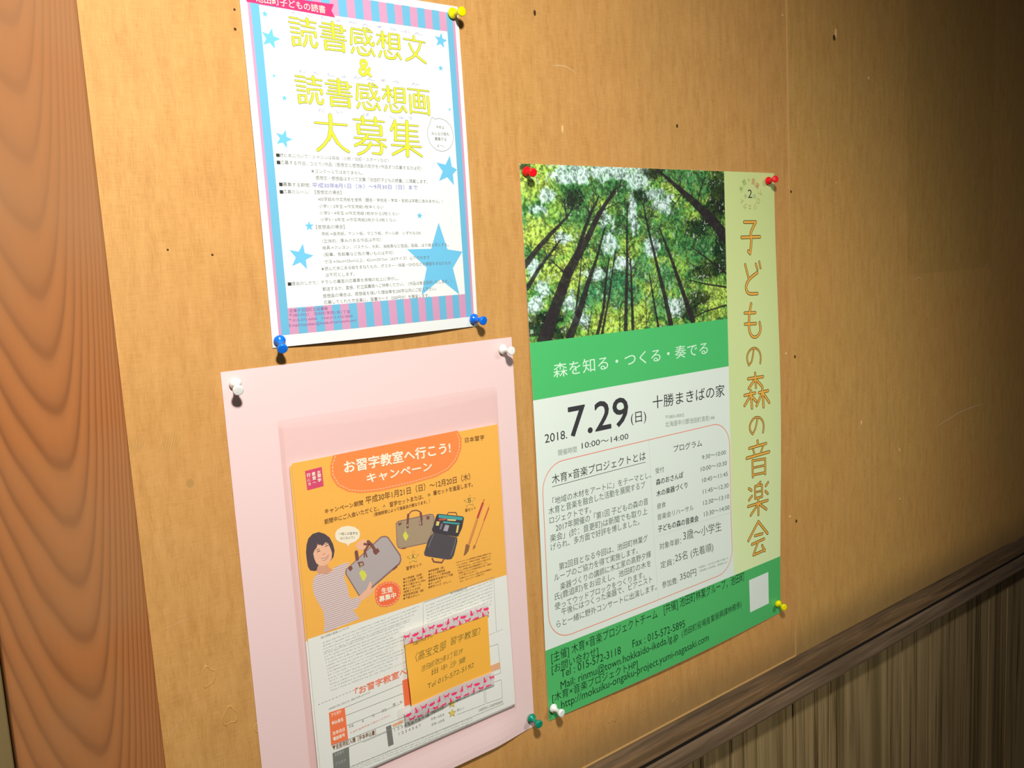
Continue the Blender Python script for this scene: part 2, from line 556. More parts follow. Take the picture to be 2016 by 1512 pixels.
 [2.18,104.0,122.3,98.9,127.7,91.3,131.0],
 [1.74,112.2,125.4,122.0,131.3],
 [2.47,106.7,128.5,104.6,132.3],
 [2.03,104.6,132.3,99.6,136.4,93.7,138.4],
 [1.31,97.1,130.1,117.3,130.0],
 [2.76,117.4,130.4,117.2,135.5,115.5,137.2],
 [1.45,108.0,137.1,115.8,137.7],
 [2.47,133.1,108.2,128.6,116.2],
 [2.76,133.4,111.3,132.4,124.6],
 [3.19,145.5,108.2,143.7,138.2],
 [1.31,134.0,110.9,157.1,111.3],
 [1.31,133.6,115.7,155.8,116.2],
 [1.31,133.2,120.5,155.9,120.7],
 [1.31,131.2,125.0,156.7,125.3],
 [1.45,128.0,129.3,158.8,130.0],
 [2.18,141.9,131.3,128.5,137.5],
 [1.89,146.0,130.9,158.9,138.2],
],
'vtitle': [
 [4.63,356.8,61.8,380.0,62.0,368.5,75.2,370.2,80.4,369.9,89.2,366.8,101.3,363.4,98.2],
 [4.63,350.9,80.7,388.0,80.7],
 [3.92,356.5,114.8,362.3,131.7],
 [4.45,380.0,126.0,364.6,132.4,357.2,139.9,356.5,146.5,361.5,152.5,379.0,152.7],
 [3.74,377.8,115.0,380.7,122.0],
 [3.74,384.9,112.5,387.1,120.3],
 [4.27,365.8,165.0,361.7,176.7,359.9,193.1,361.8,203.8,370.6,209.4,380.0,205.4,383.2,198.0,381.3,190.3],
 [4.27,352.7,175.8,373.3,176.8],
 [4.27,352.6,190.0,373.7,190.9],
 [3.03,368.4,222.6,364.1,239.2,357.9,243.2,354.6,236.4,355.3,228.9,361.8,222.8,370.8,221.6,378.7,226.3,381.8,234.6,380.0,242.9],
 [4.27,356.0,260.6,384.8,261.1],
 [4.09,369.5,254.8,370.5,273.6],
 [4.09,367.5,263.8,356.5,273.2],
 [4.09,372.1,264.3,382.8,274.0],
 [4.33,348.4,281.3,368.4,280.6],
 [4.33,360.3,276.7,362.0,299.6],
 [4.14,358.8,283.8,347.9,294.5],
 [4.14,361.6,284.1,370.1,291.7],
 [4.33,376.2,281.1,394.1,280.8],
 [4.33,382.9,275.7,384.6,301.1],
 [4.14,381.3,283.4,370.9,297.6],
 [4.14,384.5,282.9,396.2,296.8],
 [3.2,372.4,313.4,368.7,326.8,362.5,334.1,357.5,329.2,356.5,321.7,363.3,313.7,372.4,312.2,381.4,317.1,385.0,325.9,382.8,334.7],
 [4.14,371.7,344.4,372.3,349.6],
 [4.14,355.4,351.8,388.9,350.6],
 [3.39,363.0,354.2,365.8,362.6],
 [3.39,383.0,352.5,377.9,361.3],
 [4.52,350.2,364.1,394.9,362.8],
 [3.77,361.4,368.8,361.8,391.1],
 [3.58,361.4,369.3,386.8,370.9],
 [3.77,386.8,370.9,386.9,391.7],
 [3.2,362.1,378.9,385.7,379.7],
 [3.58,362.2,388.5,386.4,389.6],
 [3.77,377.0,400.8,370.5,404.3],
 [3.58,365.8,404.5,380.0,405.2,380.5,421.3,366.2,421.0,365.8,404.5],
 [2.82,366.5,412.7,379.7,413.2],
 [3.95,353.8,405.2,358.8,408.7],
 [3.95,354.0,420.6,359.6,416.7],
 [3.95,392.8,404.3,387.9,408.1],
 [3.77,387.1,415.3,392.3,419.7],
 [4.14,351.8,429.0,392.0,428.7],
 [3.95,372.2,422.2,372.7,444.5],
 [4.14,370.5,431.1,357.0,441.9],
 [4.14,374.8,430.3,389.4,440.6],
 [4.33,372.3,453.9,351.0,475.2],
 [4.33,372.3,453.9,391.7,474.7],
 [4.14,364.8,471.6,380.7,472.3],
 [4.14,358.1,481.9,384.2,480.4],
 [3.95,370.2,483.0,360.7,497.1],
 [4.14,360.7,497.1,385.5,496.1],
 [4.14,379.6,488.2,385.2,497.3],
],
'TRUNK': [
 [19.4,180.6,19.05,33.9,153.1,15.48,48.3,128.4,14.29,58.0,111.3,13.1,72.1,94.2,10.71,88.8,75.2,8.33,106.0,51.1,6.67,133.0,23.3,2.86],
 [69.9,95.7,5.95,85.0,65.5,5.24,92.5,52.7,3.57,107.3,31.7,2.38],
 [-0.4,101.1,7.62,20.0,83.2,6.19,41.9,66.5,4.29,59.6,54.1,2.38,71.2,41.5,1.43],
 [0.9,124.3,5.95,18.5,104.9,4.29,38.4,86.8,3.33,49.6,76.8,1.9],
 [55.6,179.7,10.71,70.4,155.6,9.05,85.7,123.9,6.67,100.9,96.7,3.81,114.2,65.9,2.38],
 [66.1,153.7,3.57,75.3,113.6,1.9,79.3,84.7,1.19],
 [96.9,179.9,5.24,107.8,151.6,4.29,113.2,120.3,3.33,119.1,98.9,1.9],
 [103.8,179.7,3.81,116.6,140.4,2.86,128.9,90.9,1.9],
 [140.3,180.1,6.19,144.2,133.6,4.76,146.9,99.9,3.81,148.0,69.7,2.38,151.0,38.0,1.19],
 [152.0,179.4,5.24,152.2,151.1,4.29,152.4,117.0,2.86,152.2,100.0,1.43],
 [193.7,180.1,3.81,186.7,144.5,2.86,181.9,118.3,1.43],
 [215.8,180.0,8.1,207.1,147.5,6.67,196.1,111.9,4.76,185.4,77.1,3.81,179.2,54.8,2.86,175.2,37.9,1.43],
 [254.8,178.5,8.1,238.9,144.0,6.67,224.5,113.0,5.24,210.4,84.5,3.33,201.1,67.0,1.43],
 [320.1,79.7,16.67,295.2,59.2,14.29,265.7,39.3,10.71,239.6,23.7,7.14,216.9,10.2,4.29,199.6,0.3,1.9],
 [319.7,124.2,3.33,290.2,108.3,2.38,255.1,89.1,1.43],
 [317.5,140.9,2.86,280.5,135.3,1.9,247.8,128.3,1.19],
 [318.0,163.5,2.38,279.0,168.3,1.9,256.4,174.1,1.43],
 [174.8,178.6,1.43,174.2,143.8,0.95],
 [239.9,178.3,1.43,230.4,152.5,0.95],
 [130.7,180.2,1.43,133.7,149.9,0.95],
 [82.2,179.5,1.67,89.3,155.3,0.95],
 [59.6,54.1,1.9,56.7,33.6,1.19],
 [98.6,62.4,1.9,113.2,46.3,1.43,136.8,38.0,0.95],
 [108.4,49.5,2.38,120.5,38.1,1.43,147.6,14.8,0.95],
 [53.7,111.1,2.14,41.5,102.7,1.43,33.6,96.1,0.95],
 [268.4,39.3,2.86,274.6,23.2,1.9,283.7,7.1,1.19],
 [292.5,57.3,2.86,310.4,37.4,2.14,322.6,22.7,1.43],
 [244.8,25.3,1.9,231.0,37.7,1.19,222.9,42.9,0.71],
 [149.2,69.7,1.19,135.4,61.2,0.71],
 [148.4,83.1,1.19,163.4,73.3,0.71],
 [181.5,58.2,1.43,194.5,48.1,0.95],
],
'BLOB': [
 ["s",129.4,5.4,40.3,9.8],
 ["s",169.2,14.4,19.7,11.7],
 ["s",207.7,39.5,15.4,12.1],
 ["s",80.0,6.5,28.8,9.5],
 ["s",66.7,11.5,26.2,7.9],
 ["s",33.8,32.2,12.5,7.7],
 ["s",20.7,44.6,10.2,6.9],
 ["s",12.4,104.7,12.3,9.3],
 ["s",23.1,127.1,10.4,11.0],
 ["s",120.2,80.8,11.6,14.9],
 ["s",159.6,54.7,6.8,20.2],
 ["s",195.6,29.3,15.2,6.8],
 ["s",97.5,114.6,18.3,6.6],
 ["s",58.1,141.8,10.9,12.9],
 ["s",227.4,159.4,16.0,10.7],
 ["s",5.5,144.8,12.2,6.2],
 ["s",117.1,56.1,9.2,9.8],
 ["s",187.4,87.4,12.6,10.3],
 ["s",137.6,104.6,14.3,6.7],
 ["s",51.9,74.5,12.8,6.3],
 ["s",74.3,162.5,13.4,8.2],
 ["s",12.0,139.0,8.2,6.2],
 ["y",16.6,15.6,22.5,16.8],
 ["y",31.0,72.6,31.6,14.0],
 ["y",293.8,152.7,28.9,14.8],
 ["y",64.0,118.0,24.2,22.5],
 ["y",110.3,168.5,25.8,11.7],
 ["y",168.2,162.5,15.0,13.8],
 ["y",47.0,83.9,19.2,11.0],
 ["y",26.3,111.5,20.9,12.5],
 ["y",301.6,171.8,17.4,7.5],
 ["y",10.5,73.7,12.2,12.3],
 ["g",70.1,25.6,24.1,17.4],
 ["g",119.2,21.8,35.1,13.0],
 ["g",175.5,32.8,18.6,13.5],
 ["g",147.7,53.0,21.7,20.0],
 ["g",115.5,82.3,18.6,18.1],
 ["g",183.7,63.4,17.6,11.9],
 ["g",224.7,58.6,23.8,14.0],
 ["g",202.7,84.3,20.6,13.9],
 ["g",81.4,52.6,24.5,14.4],
 ["g",238.0,4.5,32.1,10.4],
 ["g",272.2,17.9,33.5,14.2],
 ["g",291.2,86.4,31.5,20.1],
 ["g",263.1,92.9,33.4,19.8],
 ["e",131.2,132.9,23.9,20.2],
 ["e",171.1,110.9,17.4,15.4],
 ["e",103.3,131.4,16.1,16.5],
 ["e",84.8,138.6,18.0,14.7],
 ["e",210.9,123.0,18.3,14.0],
 ["e",198.9,155.8,18.1,12.3],
 ["e",154.8,139.2,14.7,13.6],
 ["e",127.3,119.2,21.4,11.7],
 ["d",308.2,22.9,20.2,27.3],
 ["d",298.5,50.1,25.8,16.4],
 ["d",310.7,96.1,14.5,27.7],
 ["d",194.4,3.8,17.7,8.5],
 ["d",267.0,67.9,25.0,12.5],
 ["d",265.8,151.0,25.2,9.1],
 ["d",14.5,162.8,27.1,12.6],
 ["d",40.9,174.4,17.2,8.0],
 ["d",170.7,31.2,12.3,8.4],
 ["d",5.5,3.8,8.0,3.8],
 ["d",251.3,166.4,16.5,10.9],
 ["d",286.9,119.1,28.6,11.0],
 ["d",71.7,33.5,13.1,11.1],
 ["d",33.6,157.8,17.0,7.9],
],
'STAR': [
 [19.9,30.2,3.0],
 [22.6,49.0,8.5],
 [22.5,78.2,1.8],
 [29.8,95.3,2.6],
 [25.8,128.2,7.7],
 [189.1,32.8,7.2],
 [186.7,57.7,3.0],
 [193.3,94.4,1.7],
 [186.8,150.8,14.2],
 [41.7,199.6,4.3],
 [31.7,225.0,11.2],
 [152.0,192.0,3.3],
 [170.2,235.8,36.6],
],
'FPOLY': [
 ["orange",38.5,-0.1,34.8,8.7,34.8,18.7,39.8,27.9,50.0,35.0,61.7,38.8,82.1,41.1,114.3,40.9,142.4,39.6,157.8,35.6,167.7,28.4,173.9,17.5,174.8,6.7,170.6,-1.2],
 ["crimson",11.3,8.8,27.0,8.0,27.3,25.3,11.8,26.0],
 ["hair",6.7,73.3,8.7,68.3,13.2,65.0,18.9,64.7,24.4,67.7,28.6,72.0,31.3,78.5,32.3,84.7,30.8,90.2,27.9,92.8,25.4,90.3,18.2,92.9,14.7,97.9,12.3,98.5,7.9,96.7,6.1,92.7,5.6,85.3,5.6,79.5],
 ["skin2",15.4,94.4,24.2,95.2,25.4,98.5,29.0,101.6,23.3,104.0,15.8,102.1,13.6,99.1],
 ["skin",17.6,73.1,17.6,75.9,21.9,77.3,24.4,75.4,26.6,76.7,28.4,81.5,29.6,86.2,28.8,91.2,25.4,94.8,21.0,96.0,16.9,94.8,14.1,91.8,12.6,87.1,12.1,82.6,13.5,79.9,15.7,78.0],
 ["hair",17.2,72.5,20.2,73.3,21.9,77.6,20.5,77.7,18.8,74.0,17.0,76.5],
 ["cream",19.5,89.2,23.1,89.4,26.2,87.6,25.5,89.0,23.0,90.5,20.3,90.4],
 ["skin",52.2,132.8,60.4,128.3,63.8,122.3,65.7,122.7,65.6,127.4,64.8,130.2,71.6,125.8,69.9,128.6,66.2,133.0,61.4,135.6,52.9,138.5],
 ["rim",40.6,108.5,41.2,104.9,78.9,83.1,83.1,83.3,86.6,85.3,98.0,105.3,98.6,110.2,96.8,114.0,66.6,128.6,54.3,133.4,52.2,132.7],
 ["bag",41.8,108.8,42.3,105.1,79.2,84.4,82.6,84.5,85.7,86.1,96.7,105.8,97.3,109.6,95.6,112.6,65.9,127.1,54.3,132.1,52.7,131.5],
 ["skin",52.2,132.8,60.4,128.3,64.0,122.4,65.8,122.9,65.6,127.4,64.4,130.1,61.2,133.1,56.4,136.3,52.9,138.4],
 ["skin",52.7,86.2,55.6,82.8,61.2,81.6,65.9,84.3,67.6,88.9,61.2,91.3,55.2,90.0],
 ["leather",69.5,94.7,74.7,93.0,76.7,96.5,72.9,99.0,70.9,98.1],
 ["leather",53.4,100.9,59.0,101.6,60.1,105.3,55.3,106.7],
 ["bag2",55.7,102.6,58.4,102.7,59.0,105.0,56.3,105.2],
 ["leather",43.3,103.3,47.2,102.7,48.4,105.6,45.5,107.7],
 ["lime",54.1,111.3,56.7,109.0,60.0,111.5,61.7,115.7,58.6,120.1,56.9,119.0],
 ["leather",88.4,116.1,94.2,113.8,93.6,116.3,88.9,118.2],
 ["cream",34.3,69.7,36.1,67.1,41.0,65.2,47.3,65.7,53.5,68.2,57.6,72.2,58.3,76.1,56.9,79.5,53.1,81.6,47.8,82.2,45.2,84.2,44.3,81.6,38.2,78.7,34.9,75.7,33.9,72.5],
 ["red2",68.0,136.5,69.2,130.7,73.4,127.6,79.8,126.7,86.5,128.1,91.8,131.5,94.9,136.3,95.1,141.9,92.2,147.4,86.3,150.4,79.4,150.7,72.8,148.6,69.0,143.8],
 ["rim",95.4,74.4,97.9,72.7,132.6,73.5,136.6,74.9,137.8,78.4,136.6,88.3,128.1,101.5,98.7,99.8,95.8,97.8,94.7,93.9],
 ["bag3",96.0,74.9,98.3,73.6,132.5,74.5,135.9,75.5,136.9,78.4,135.7,88.1,127.5,100.6,98.9,99.1,96.4,97.3,95.4,93.9],
 ["leather",105.8,76.5,108.9,76.9,108.9,81.8,106.3,82.0],
 ["bag2",106.5,77.3,108.5,77.4,108.5,79.9,106.6,79.8],
 ["leather",120.4,78.0,123.9,78.4,124.1,82.8,120.5,82.5],
 ["bag2",120.9,78.5,122.5,78.7,122.4,81.8,121.0,81.8],
 ["leather",97.7,74.9,101.5,74.9,101.3,76.7,98.5,77.6],
 ["leather",128.5,75.1,132.4,75.6,132.2,78.1,129.2,79.0],
 ["lime",102.0,87.0,104.9,84.0,107.9,89.6,104.8,93.5,102.9,90.9],
 ["leather",99.8,99.1,104.1,99.6,104.0,100.8,100.0,100.3],
 ["black",141.1,75.7,143.2,75.9,170.2,84.4,171.5,86.6,168.5,95.7,163.4,102.9,161.2,103.0,135.3,92.7,133.8,89.5,136.8,83.9,139.1,78.1],
 ["charcoal",135.2,92.4,162.0,103.8,162.0,107.7,156.8,120.7,153.7,123.7,149.1,123.0,126.4,114.0,123.7,112.3,123.4,109.7,129.1,97.9],
 ["teal",142.6,76.5,170.1,85.2,169.1,88.2,142.2,79.6],
 ["grey",149.3,88.0,153.9,89.9,151.3,95.2,146.4,93.4],
 ["grey2",144.7,85.7,146.8,86.5,144.2,91.9,142.4,90.9],
 ["yel",139.8,82.5,143.2,83.6,141.7,87.4,138.5,86.3],
 ["tip",171.8,112.8,176.4,115.4,174.3,120.5,171.0,123.3,168.0,124.2,169.3,120.6],
 ["tip2",181.0,116.1,183.1,117.3,182.3,119.5,179.3,120.3],
 ["starf",111.4,104.6,112.8,109.0,117.7,109.5,113.6,112.1,114.5,116.6,110.6,113.7,106.3,115.9,108.0,111.7,104.4,108.7,109.3,108.8],
 ["starf",179.9,64.2,181.4,68.5,186.7,68.9,182.3,71.6,183.4,76.0,179.2,73.4,174.7,75.7,176.5,71.4,172.6,68.4,177.8,68.4],
 ["starf",85.3,52.9,86.0,55.1,88.4,55.2,86.4,56.6,86.8,58.8,84.9,57.4,82.8,58.7,83.6,56.5,81.9,55.0,84.3,55.0],
 ["starf",133.9,52.4,134.6,54.7,137.2,54.8,135.0,56.2,135.5,58.5,133.5,57.1,131.2,58.4,132.1,56.1,130.2,54.6,132.8,54.6],
 ["star2",142.2,264.4,143.1,267.3,146.3,268.1,143.6,269.4,144.3,272.6,141.7,270.5,138.8,271.6,140.0,268.8,137.6,266.5,140.8,266.9],
 ["star2",141.8,274.0,142.7,276.9,145.9,277.7,143.2,279.0,143.9,282.2,141.3,280.1,138.4,281.2,139.6,278.4,137.2,276.0,140.4,276.5],
 ["formo",13.1,230.0,28.6,230.8,29.0,261.5,12.3,260.6],
 ["formg",12.8,268.4,29.1,268.5,28.1,289.7,12.3,289.5],
 ["formg",68.0,264.5,73.5,264.5,74.4,284.3,68.8,284.5],
 ["formt",75.0,264.7,86.3,264.5,86.1,267.2,75.2,267.5],
 ["formt",117.3,265.6,132.6,265.9,132.4,268.3,117.9,268.2],
 ["formt",190.7,246.0,203.4,245.8,203.3,252.9,190.5,252.8],
 ["formo",89.2,226.3,97.9,226.1,96.8,252.3,89.2,251.9],
],
'FSTROKE': [
 ["dashcream",0.51,40.8,0.8,37.0,8.2,36.9,17.3,41.4,26.4,51.2,33.4,62.9,37.0,82.3,39.0,114.4,39.0,141.4,37.4,156.2,33.5,165.5,26.5,171.2,17.1,172.0,7.2,169.0,-0.4],
 ["hair",0.57,15.8,82.0,17.1,81.5,18.5,81.6],
 ["hair",0.57,23.9,79.1,25.3,78.4,26.6,78.6],
 ["hair",0.41,15.2,80.1,17.9,79.6],
 ["hair",0.41,23.1,76.9,25.9,76.6],
 ["lip",0.49,19.3,88.9,23.1,89.3,26.4,87.5],
 ["lip",0.41,20.2,90.5,23.2,90.7,25.6,89.2],
 ["lip",0.33,21.0,85.4,22.0,85.4,22.9,84.7],
 ["leather",3.42,53.0,91.4,53.4,97.9],
 ["leather",2.93,65.5,84.6,68.8,88.5,72.0,94.6],
 ["leather",2.12,61.6,85.9,66.0,87.8,62.0,91.7],
 ["leather",1.3,61.2,91.5,60.6,97.8],
 ["leather",1.3,61.5,92.0,63.2,98.3],
 ["lime",0.41,56.2,102.8,56.7,109.0],
 ["dashcream",0.49,69.2,136.9,70.5,131.8,74.1,129.0,80.1,127.9,86.4,129.3,90.9,132.2,93.8,136.6,93.9,141.5,91.2,146.4,85.8,149.3,79.4,149.6,73.3,147.7,70.1,143.5,69.2,136.9],
 ["leather",2.45,107.9,77.0,109.2,69.2],
 ["leather",0.9,109.6,69.0,113.3,66.4,118.2,66.6,122.2,69.0,123.4,72.1],
 ["leather",2.45,122.8,70.7,123.3,77.1],
 ["lime",0.32,105.8,74.9,104.9,84.0],
 ["leather",0.77,151.9,78.7,154.1,76.7,162.4,78.8,163.7,81.6],
 ["leather",1.42,131.9,117.5,133.4,121.1,142.3,124.3,145.1,121.4],
 ["grey",0.32,135.6,93.7,130.2,102.5,128.9,105.4],
 ["grey",0.32,160.3,104.7,157.5,111.8,153.1,119.7],
 ["redb",1.68,142.4,81.5,150.8,82.9],
 ["yel",1.42,151.8,83.7,161.7,86.5],
 ["teal",1.68,146.9,84.9,165.9,91.0],
 ["yel",2.19,163.9,92.0,161.9,99.0],
 ["redb",0.32,196.5,72.5,197.4,73.7,196.1,74.8,195.4,73.6,196.5,72.5],
 ["crim2",2.32,195.0,76.2,187.5,89.6],
 ["pinkish",0.52,197.1,77.3,189.0,91.2],
 ["wood",2.32,186.6,91.0,174.8,113.4],
 ["woodd",0.52,187.8,91.6,176.4,113.8],
 ["redb",1.42,202.1,82.3,195.2,94.3],
 ["wood2",1.03,195.0,94.9,182.8,116.4],
 ["redb",0.26,203.3,79.2,202.3,81.7],
 ["olive",0.26,111.4,104.6,112.8,109.0,117.7,109.5,113.6,112.1,114.5,116.6,110.6,113.7,106.3,115.9,108.0,111.7,104.4,108.7,109.3,108.8,111.4,104.6],
 ["olive",0.31,179.9,64.2,181.4,68.5,186.7,68.9,182.3,71.6,183.4,76.0,179.2,73.4,174.7,75.7,176.5,71.4,172.6,68.4,177.8,68.4,179.9,64.2],
 ["olive",0.28,142.2,264.4,143.1,267.3,146.3,268.1,143.6,269.4,144.3,272.6,141.7,270.5,138.8,271.6,140.0,268.8,137.6,266.5,140.8,266.9,142.2,264.4],
 ["olive",0.28,141.8,274.0,142.7,276.9,145.9,277.7,143.2,279.0,143.9,282.2,141.3,280.1,138.4,281.2,139.6,278.4,137.2,276.0,140.4,276.5,141.8,274.0],
 ["line",0.42,28.6,230.8,183.4,226.9],
 ["line",0.42,29.0,261.5,117.6,262.1],
 ["line",0.42,29.1,268.5,84.4,268.7],
 ["line",0.42,12.3,260.6,29.0,261.5],
 ["line",0.42,28.2,288.1,205.2,291.5],
 ["line",0.42,183.2,264.0,203.5,264.8,203.5,284.8,182.7,283.2,183.2,264.0],
 ["line",0.42,187.8,225.4,202.7,226.1,203.3,257.5,189.8,257.3],
 ["line",0.42,181.1,269.2,180.9,283.3,146.9,281.8],
 ["line",0.42,28.6,238.5,90.0,238.7],
 ["line",0.42,28.9,248.0,84.7,247.9],
 ["line",0.42,202.7,154.9,202.0,212.1],
 ["line",0.42,119.0,157.8,202.7,154.9],
 ["line",0.42,118.3,157.6,114.7,210.2],
 ["line",0.42,43.1,269.8,68.6,269.5],
 ["dashgrey",0.42,3.7,218.9,213.0,212.6],
],
'SHIRT': [
 ["shirt",14.0,101.3,20.3,103.5,28.1,103.2,30.7,100.0,37.9,98.9,46.3,99.1,44.0,102.6,40.7,105.5,39.1,111.8,41.5,120.7,42.4,129.3,44.4,133.3,52.2,132.7,53.1,138.4,49.6,142.9,45.1,143.7,50.7,153.8,15.4,156.2,17.0,147.4,16.5,136.1,12.7,127.5,9.6,119.3,8.8,111.7,10.0,105.4],
],
'TINY': [
 [13.3,165.3,114.9,160.2],
 [13.3,168.1,110.8,163.5],
 [13.3,171.0,106.7,166.7],
 [13.3,173.8,102.6,169.9],
 [13.7,175.5,101.7,171.8],
 [13.9,178.4,95.3,175.2],
 [14.2,181.3,89.0,178.5],
 [14.5,184.3,82.8,181.9],
 [14.7,187.2,100.6,184.4],
 [15.0,190.2,94.3,187.7],
 [15.3,193.1,88.0,191.1],
 [15.5,196.1,81.7,194.4],
 [15.8,199.1,99.6,197.1],
 [16.1,202.0,93.2,200.4],
 [16.3,205.0,86.9,203.6],
 [16.6,208.0,80.7,206.9],
 [16.9,210.9,98.5,209.8],
 [121.0,162.6,200.6,158.7],
 [121.0,165.8,200.4,162.1],
 [121.1,169.0,200.1,165.5],
 [121.1,172.2,199.9,169.0],
 [121.2,175.4,199.6,172.4],
 [121.2,178.6,199.4,175.8],
 [121.3,181.9,199.1,179.2],
 [121.3,185.1,198.9,182.6],
 [30.1,288.3,164.7,292.4],
 [30.5,290.6,164.5,295.0],
 [30.9,292.9,164.3,297.5],
],
}

# ------------------------------------------------------------------ wall, post, rail, planks
def wall_material(name, second=False):
    gk = 1.07 if second else 1.0
    m, nt, b = new_mat(name)
    v, raw = coords(nt)
    mp1 = N(nt, 'ShaderNodeMapping'); mp1.inputs['Scale'].default_value = (1400, 40, 90)
    mp2 = N(nt, 'ShaderNodeMapping'); mp2.inputs['Scale'].default_value = (70, 40, 1200)
    nt.links.new(raw, mp1.inputs[0]); nt.links.new(raw, mp2.inputs[0])
    n1 = noise(nt, mp1.outputs[0], 1, 3, .6)      # vertical threads
    n2 = noise(nt, mp2.outputs[0], 1, 3, .6)      # horizontal threads
    blot = noise(nt, raw, 9, 3, .55)
    big = noise(nt, raw, 3.2, 2, .5)
    mp3 = N(nt, 'ShaderNodeMapping'); mp3.inputs['Scale'].default_value = (120, 40, 22)
    nt.links.new(raw, mp3.inputs[0])
    slub = noise(nt, mp3.outputs[0], 1, 4, .6)
    f = math_n(nt, 'ADD', math_n(nt, 'MULTIPLY', n1, .36), math_n(nt, 'MULTIPLY', n2, .26))
    f = math_n(nt, 'ADD', f, math_n(nt, 'MULTIPLY', slub, .38))
    base = ramp(nt, f, [(.36, (.45, .214*gk, .056, 1)), (.5, (.585, .298*gk, .085, 1)), (.64, (.67, .362*gk, .115, 1))])
    c2 = mixc(nt, math_n(nt, 'MULTIPLY', ramp(nt, blot, [(.4, (0, 0, 0, 1)), (.65, (1, 1, 1, 1))]), .22), base, (.52, .29, .085))
    c3 = mixc(nt, math_n(nt, 'MULTIPLY', ramp(nt, big, [(.42, (0, 0, 0, 1)), (.6, (1, 1, 1, 1))]), .18), c2, (.66, .27, .07))
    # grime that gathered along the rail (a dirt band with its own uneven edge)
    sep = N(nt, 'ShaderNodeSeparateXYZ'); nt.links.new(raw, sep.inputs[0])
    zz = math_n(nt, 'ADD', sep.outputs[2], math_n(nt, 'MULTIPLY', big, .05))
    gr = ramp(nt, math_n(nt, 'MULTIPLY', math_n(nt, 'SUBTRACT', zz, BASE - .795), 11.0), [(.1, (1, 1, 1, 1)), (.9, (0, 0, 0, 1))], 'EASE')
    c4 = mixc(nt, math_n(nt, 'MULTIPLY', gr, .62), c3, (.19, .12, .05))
    if second:
        # a squarish patch that a notice once covered, a shade darker than the board around it
        x = math_n(nt, 'MULTIPLY', math_n(nt, 'GREATER_THAN', sep.outputs[0], 1.031), math_n(nt, 'LESS_THAN', sep.outputs[0], 1.318))
        p = math_n(nt, 'MULTIPLY', x, math_n(nt, 'GREATER_THAN', sep.outputs[2], BASE - .287))
        c4 = mixc(nt, math_n(nt, 'MULTIPLY', p, .16), c4, (.24, .15, .03))
    nt.links.new(c4, b.inputs['Base Color'])
    b.inputs['Roughness'].default_value = .62
    b.inputs['Specular IOR Level'].default_value = .25
    bump(nt, b, f, .25, .0006)
    return m


wall_root = bpy.data.objects.new('wall_back', None)
COL.objects.link(wall_root)
tag(wall_root, kind='structure')
m_core = flat('board_core', '#5a4526', 1, .9)
m_wall = wall_material('woven_board')
m_wall2 = wall_material('woven_board_right', True)
box('backing', -121, 1750, -1490, 900, -60, -24.5, m_core, wall_root)
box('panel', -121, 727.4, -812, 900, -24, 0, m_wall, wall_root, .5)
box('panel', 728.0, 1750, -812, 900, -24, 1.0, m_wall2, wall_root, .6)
m_lit_edge = flat('lit_edge_tone', '#c39a5e', 1.0, .6)  # added strips in the tone of the lit panel edges
box('seam_highlight', 727.1, 728.3, -811, 900, -4, 1.15, m_lit_edge, wall_root, .2)
box('edge_highlight', 60, 727.2, -809.6, -807.8, -4, 1.3, m_lit_edge, wall_root, .2)


def disc(cx, cy, z, rx, ry, n=10, ang=0.0):
    vs = []
    for i in range(n):
        a = 2 * math.pi * i / n
        x, y = rx * math.cos(a), ry * math.sin(a)
        vs.append(W(cx + x * math.cos(ang) - y * math.sin(ang), cy + x * math.sin(ang) + y * math.cos(ang), z))
    return vs


# pin holes and nail heads in the board, small raised or sunk rings
m_hole = flat('hole_dark', '#4a2f12', 1, .9)
m_pale = flat('raised_fibre', '#e0b278', 1, .7)
m_scr = flat('scratch_pale', '#d9b285', 1, .6)
for (x, y, rx, ry) in [(305, 9, 1.7, 3), (512, -90, 1.8, 2.2), (-76, -214, .9, .9), (-42, -219, 1.0, 1.0), (-6, -43, 1.2, 1.2), (-5, -28, 1, 1), (731, -163, 1.9, 2.0), (735, -383, 2.0, 2.4), (733, -613, 2.2, 2.4), (835, 44, 3.2, 4), (467, -258, 1, 1)]:
    link_mesh('pin_hole', disc(x, y, 1.12 if x > 728 else .06, rx, ry), [tuple(range(10))[::1]], m_hole, wall_root)


def dome(name, x, y, r, h, mat, parent, z0=0.0, sy=1.0):
    vs, fs = [], []
    for j in range(3):
        a = j * math.pi / 6
        for i in range(8):
            t = 2 * math.pi * i / 8
            vs.append(W(x + r * math.cos(a) * math.cos(t), y + sy * r * math.cos(a) * math.sin(t), z0 + h * math.sin(a)))
    vs.append(W(x, y, z0 + h))
    for j in range(2):
        for i in range(8):
            fs.append((j * 8 + i, j * 8 + (i + 1) % 8, (j + 1) * 8 + (i + 1) % 8, (j + 1) * 8 + i))
    for i in range(8):
        fs.append((16 + i, 16 + (i + 1) % 8, 24))
    return link_mesh(name, vs, fs, mat, parent, smooth=True)


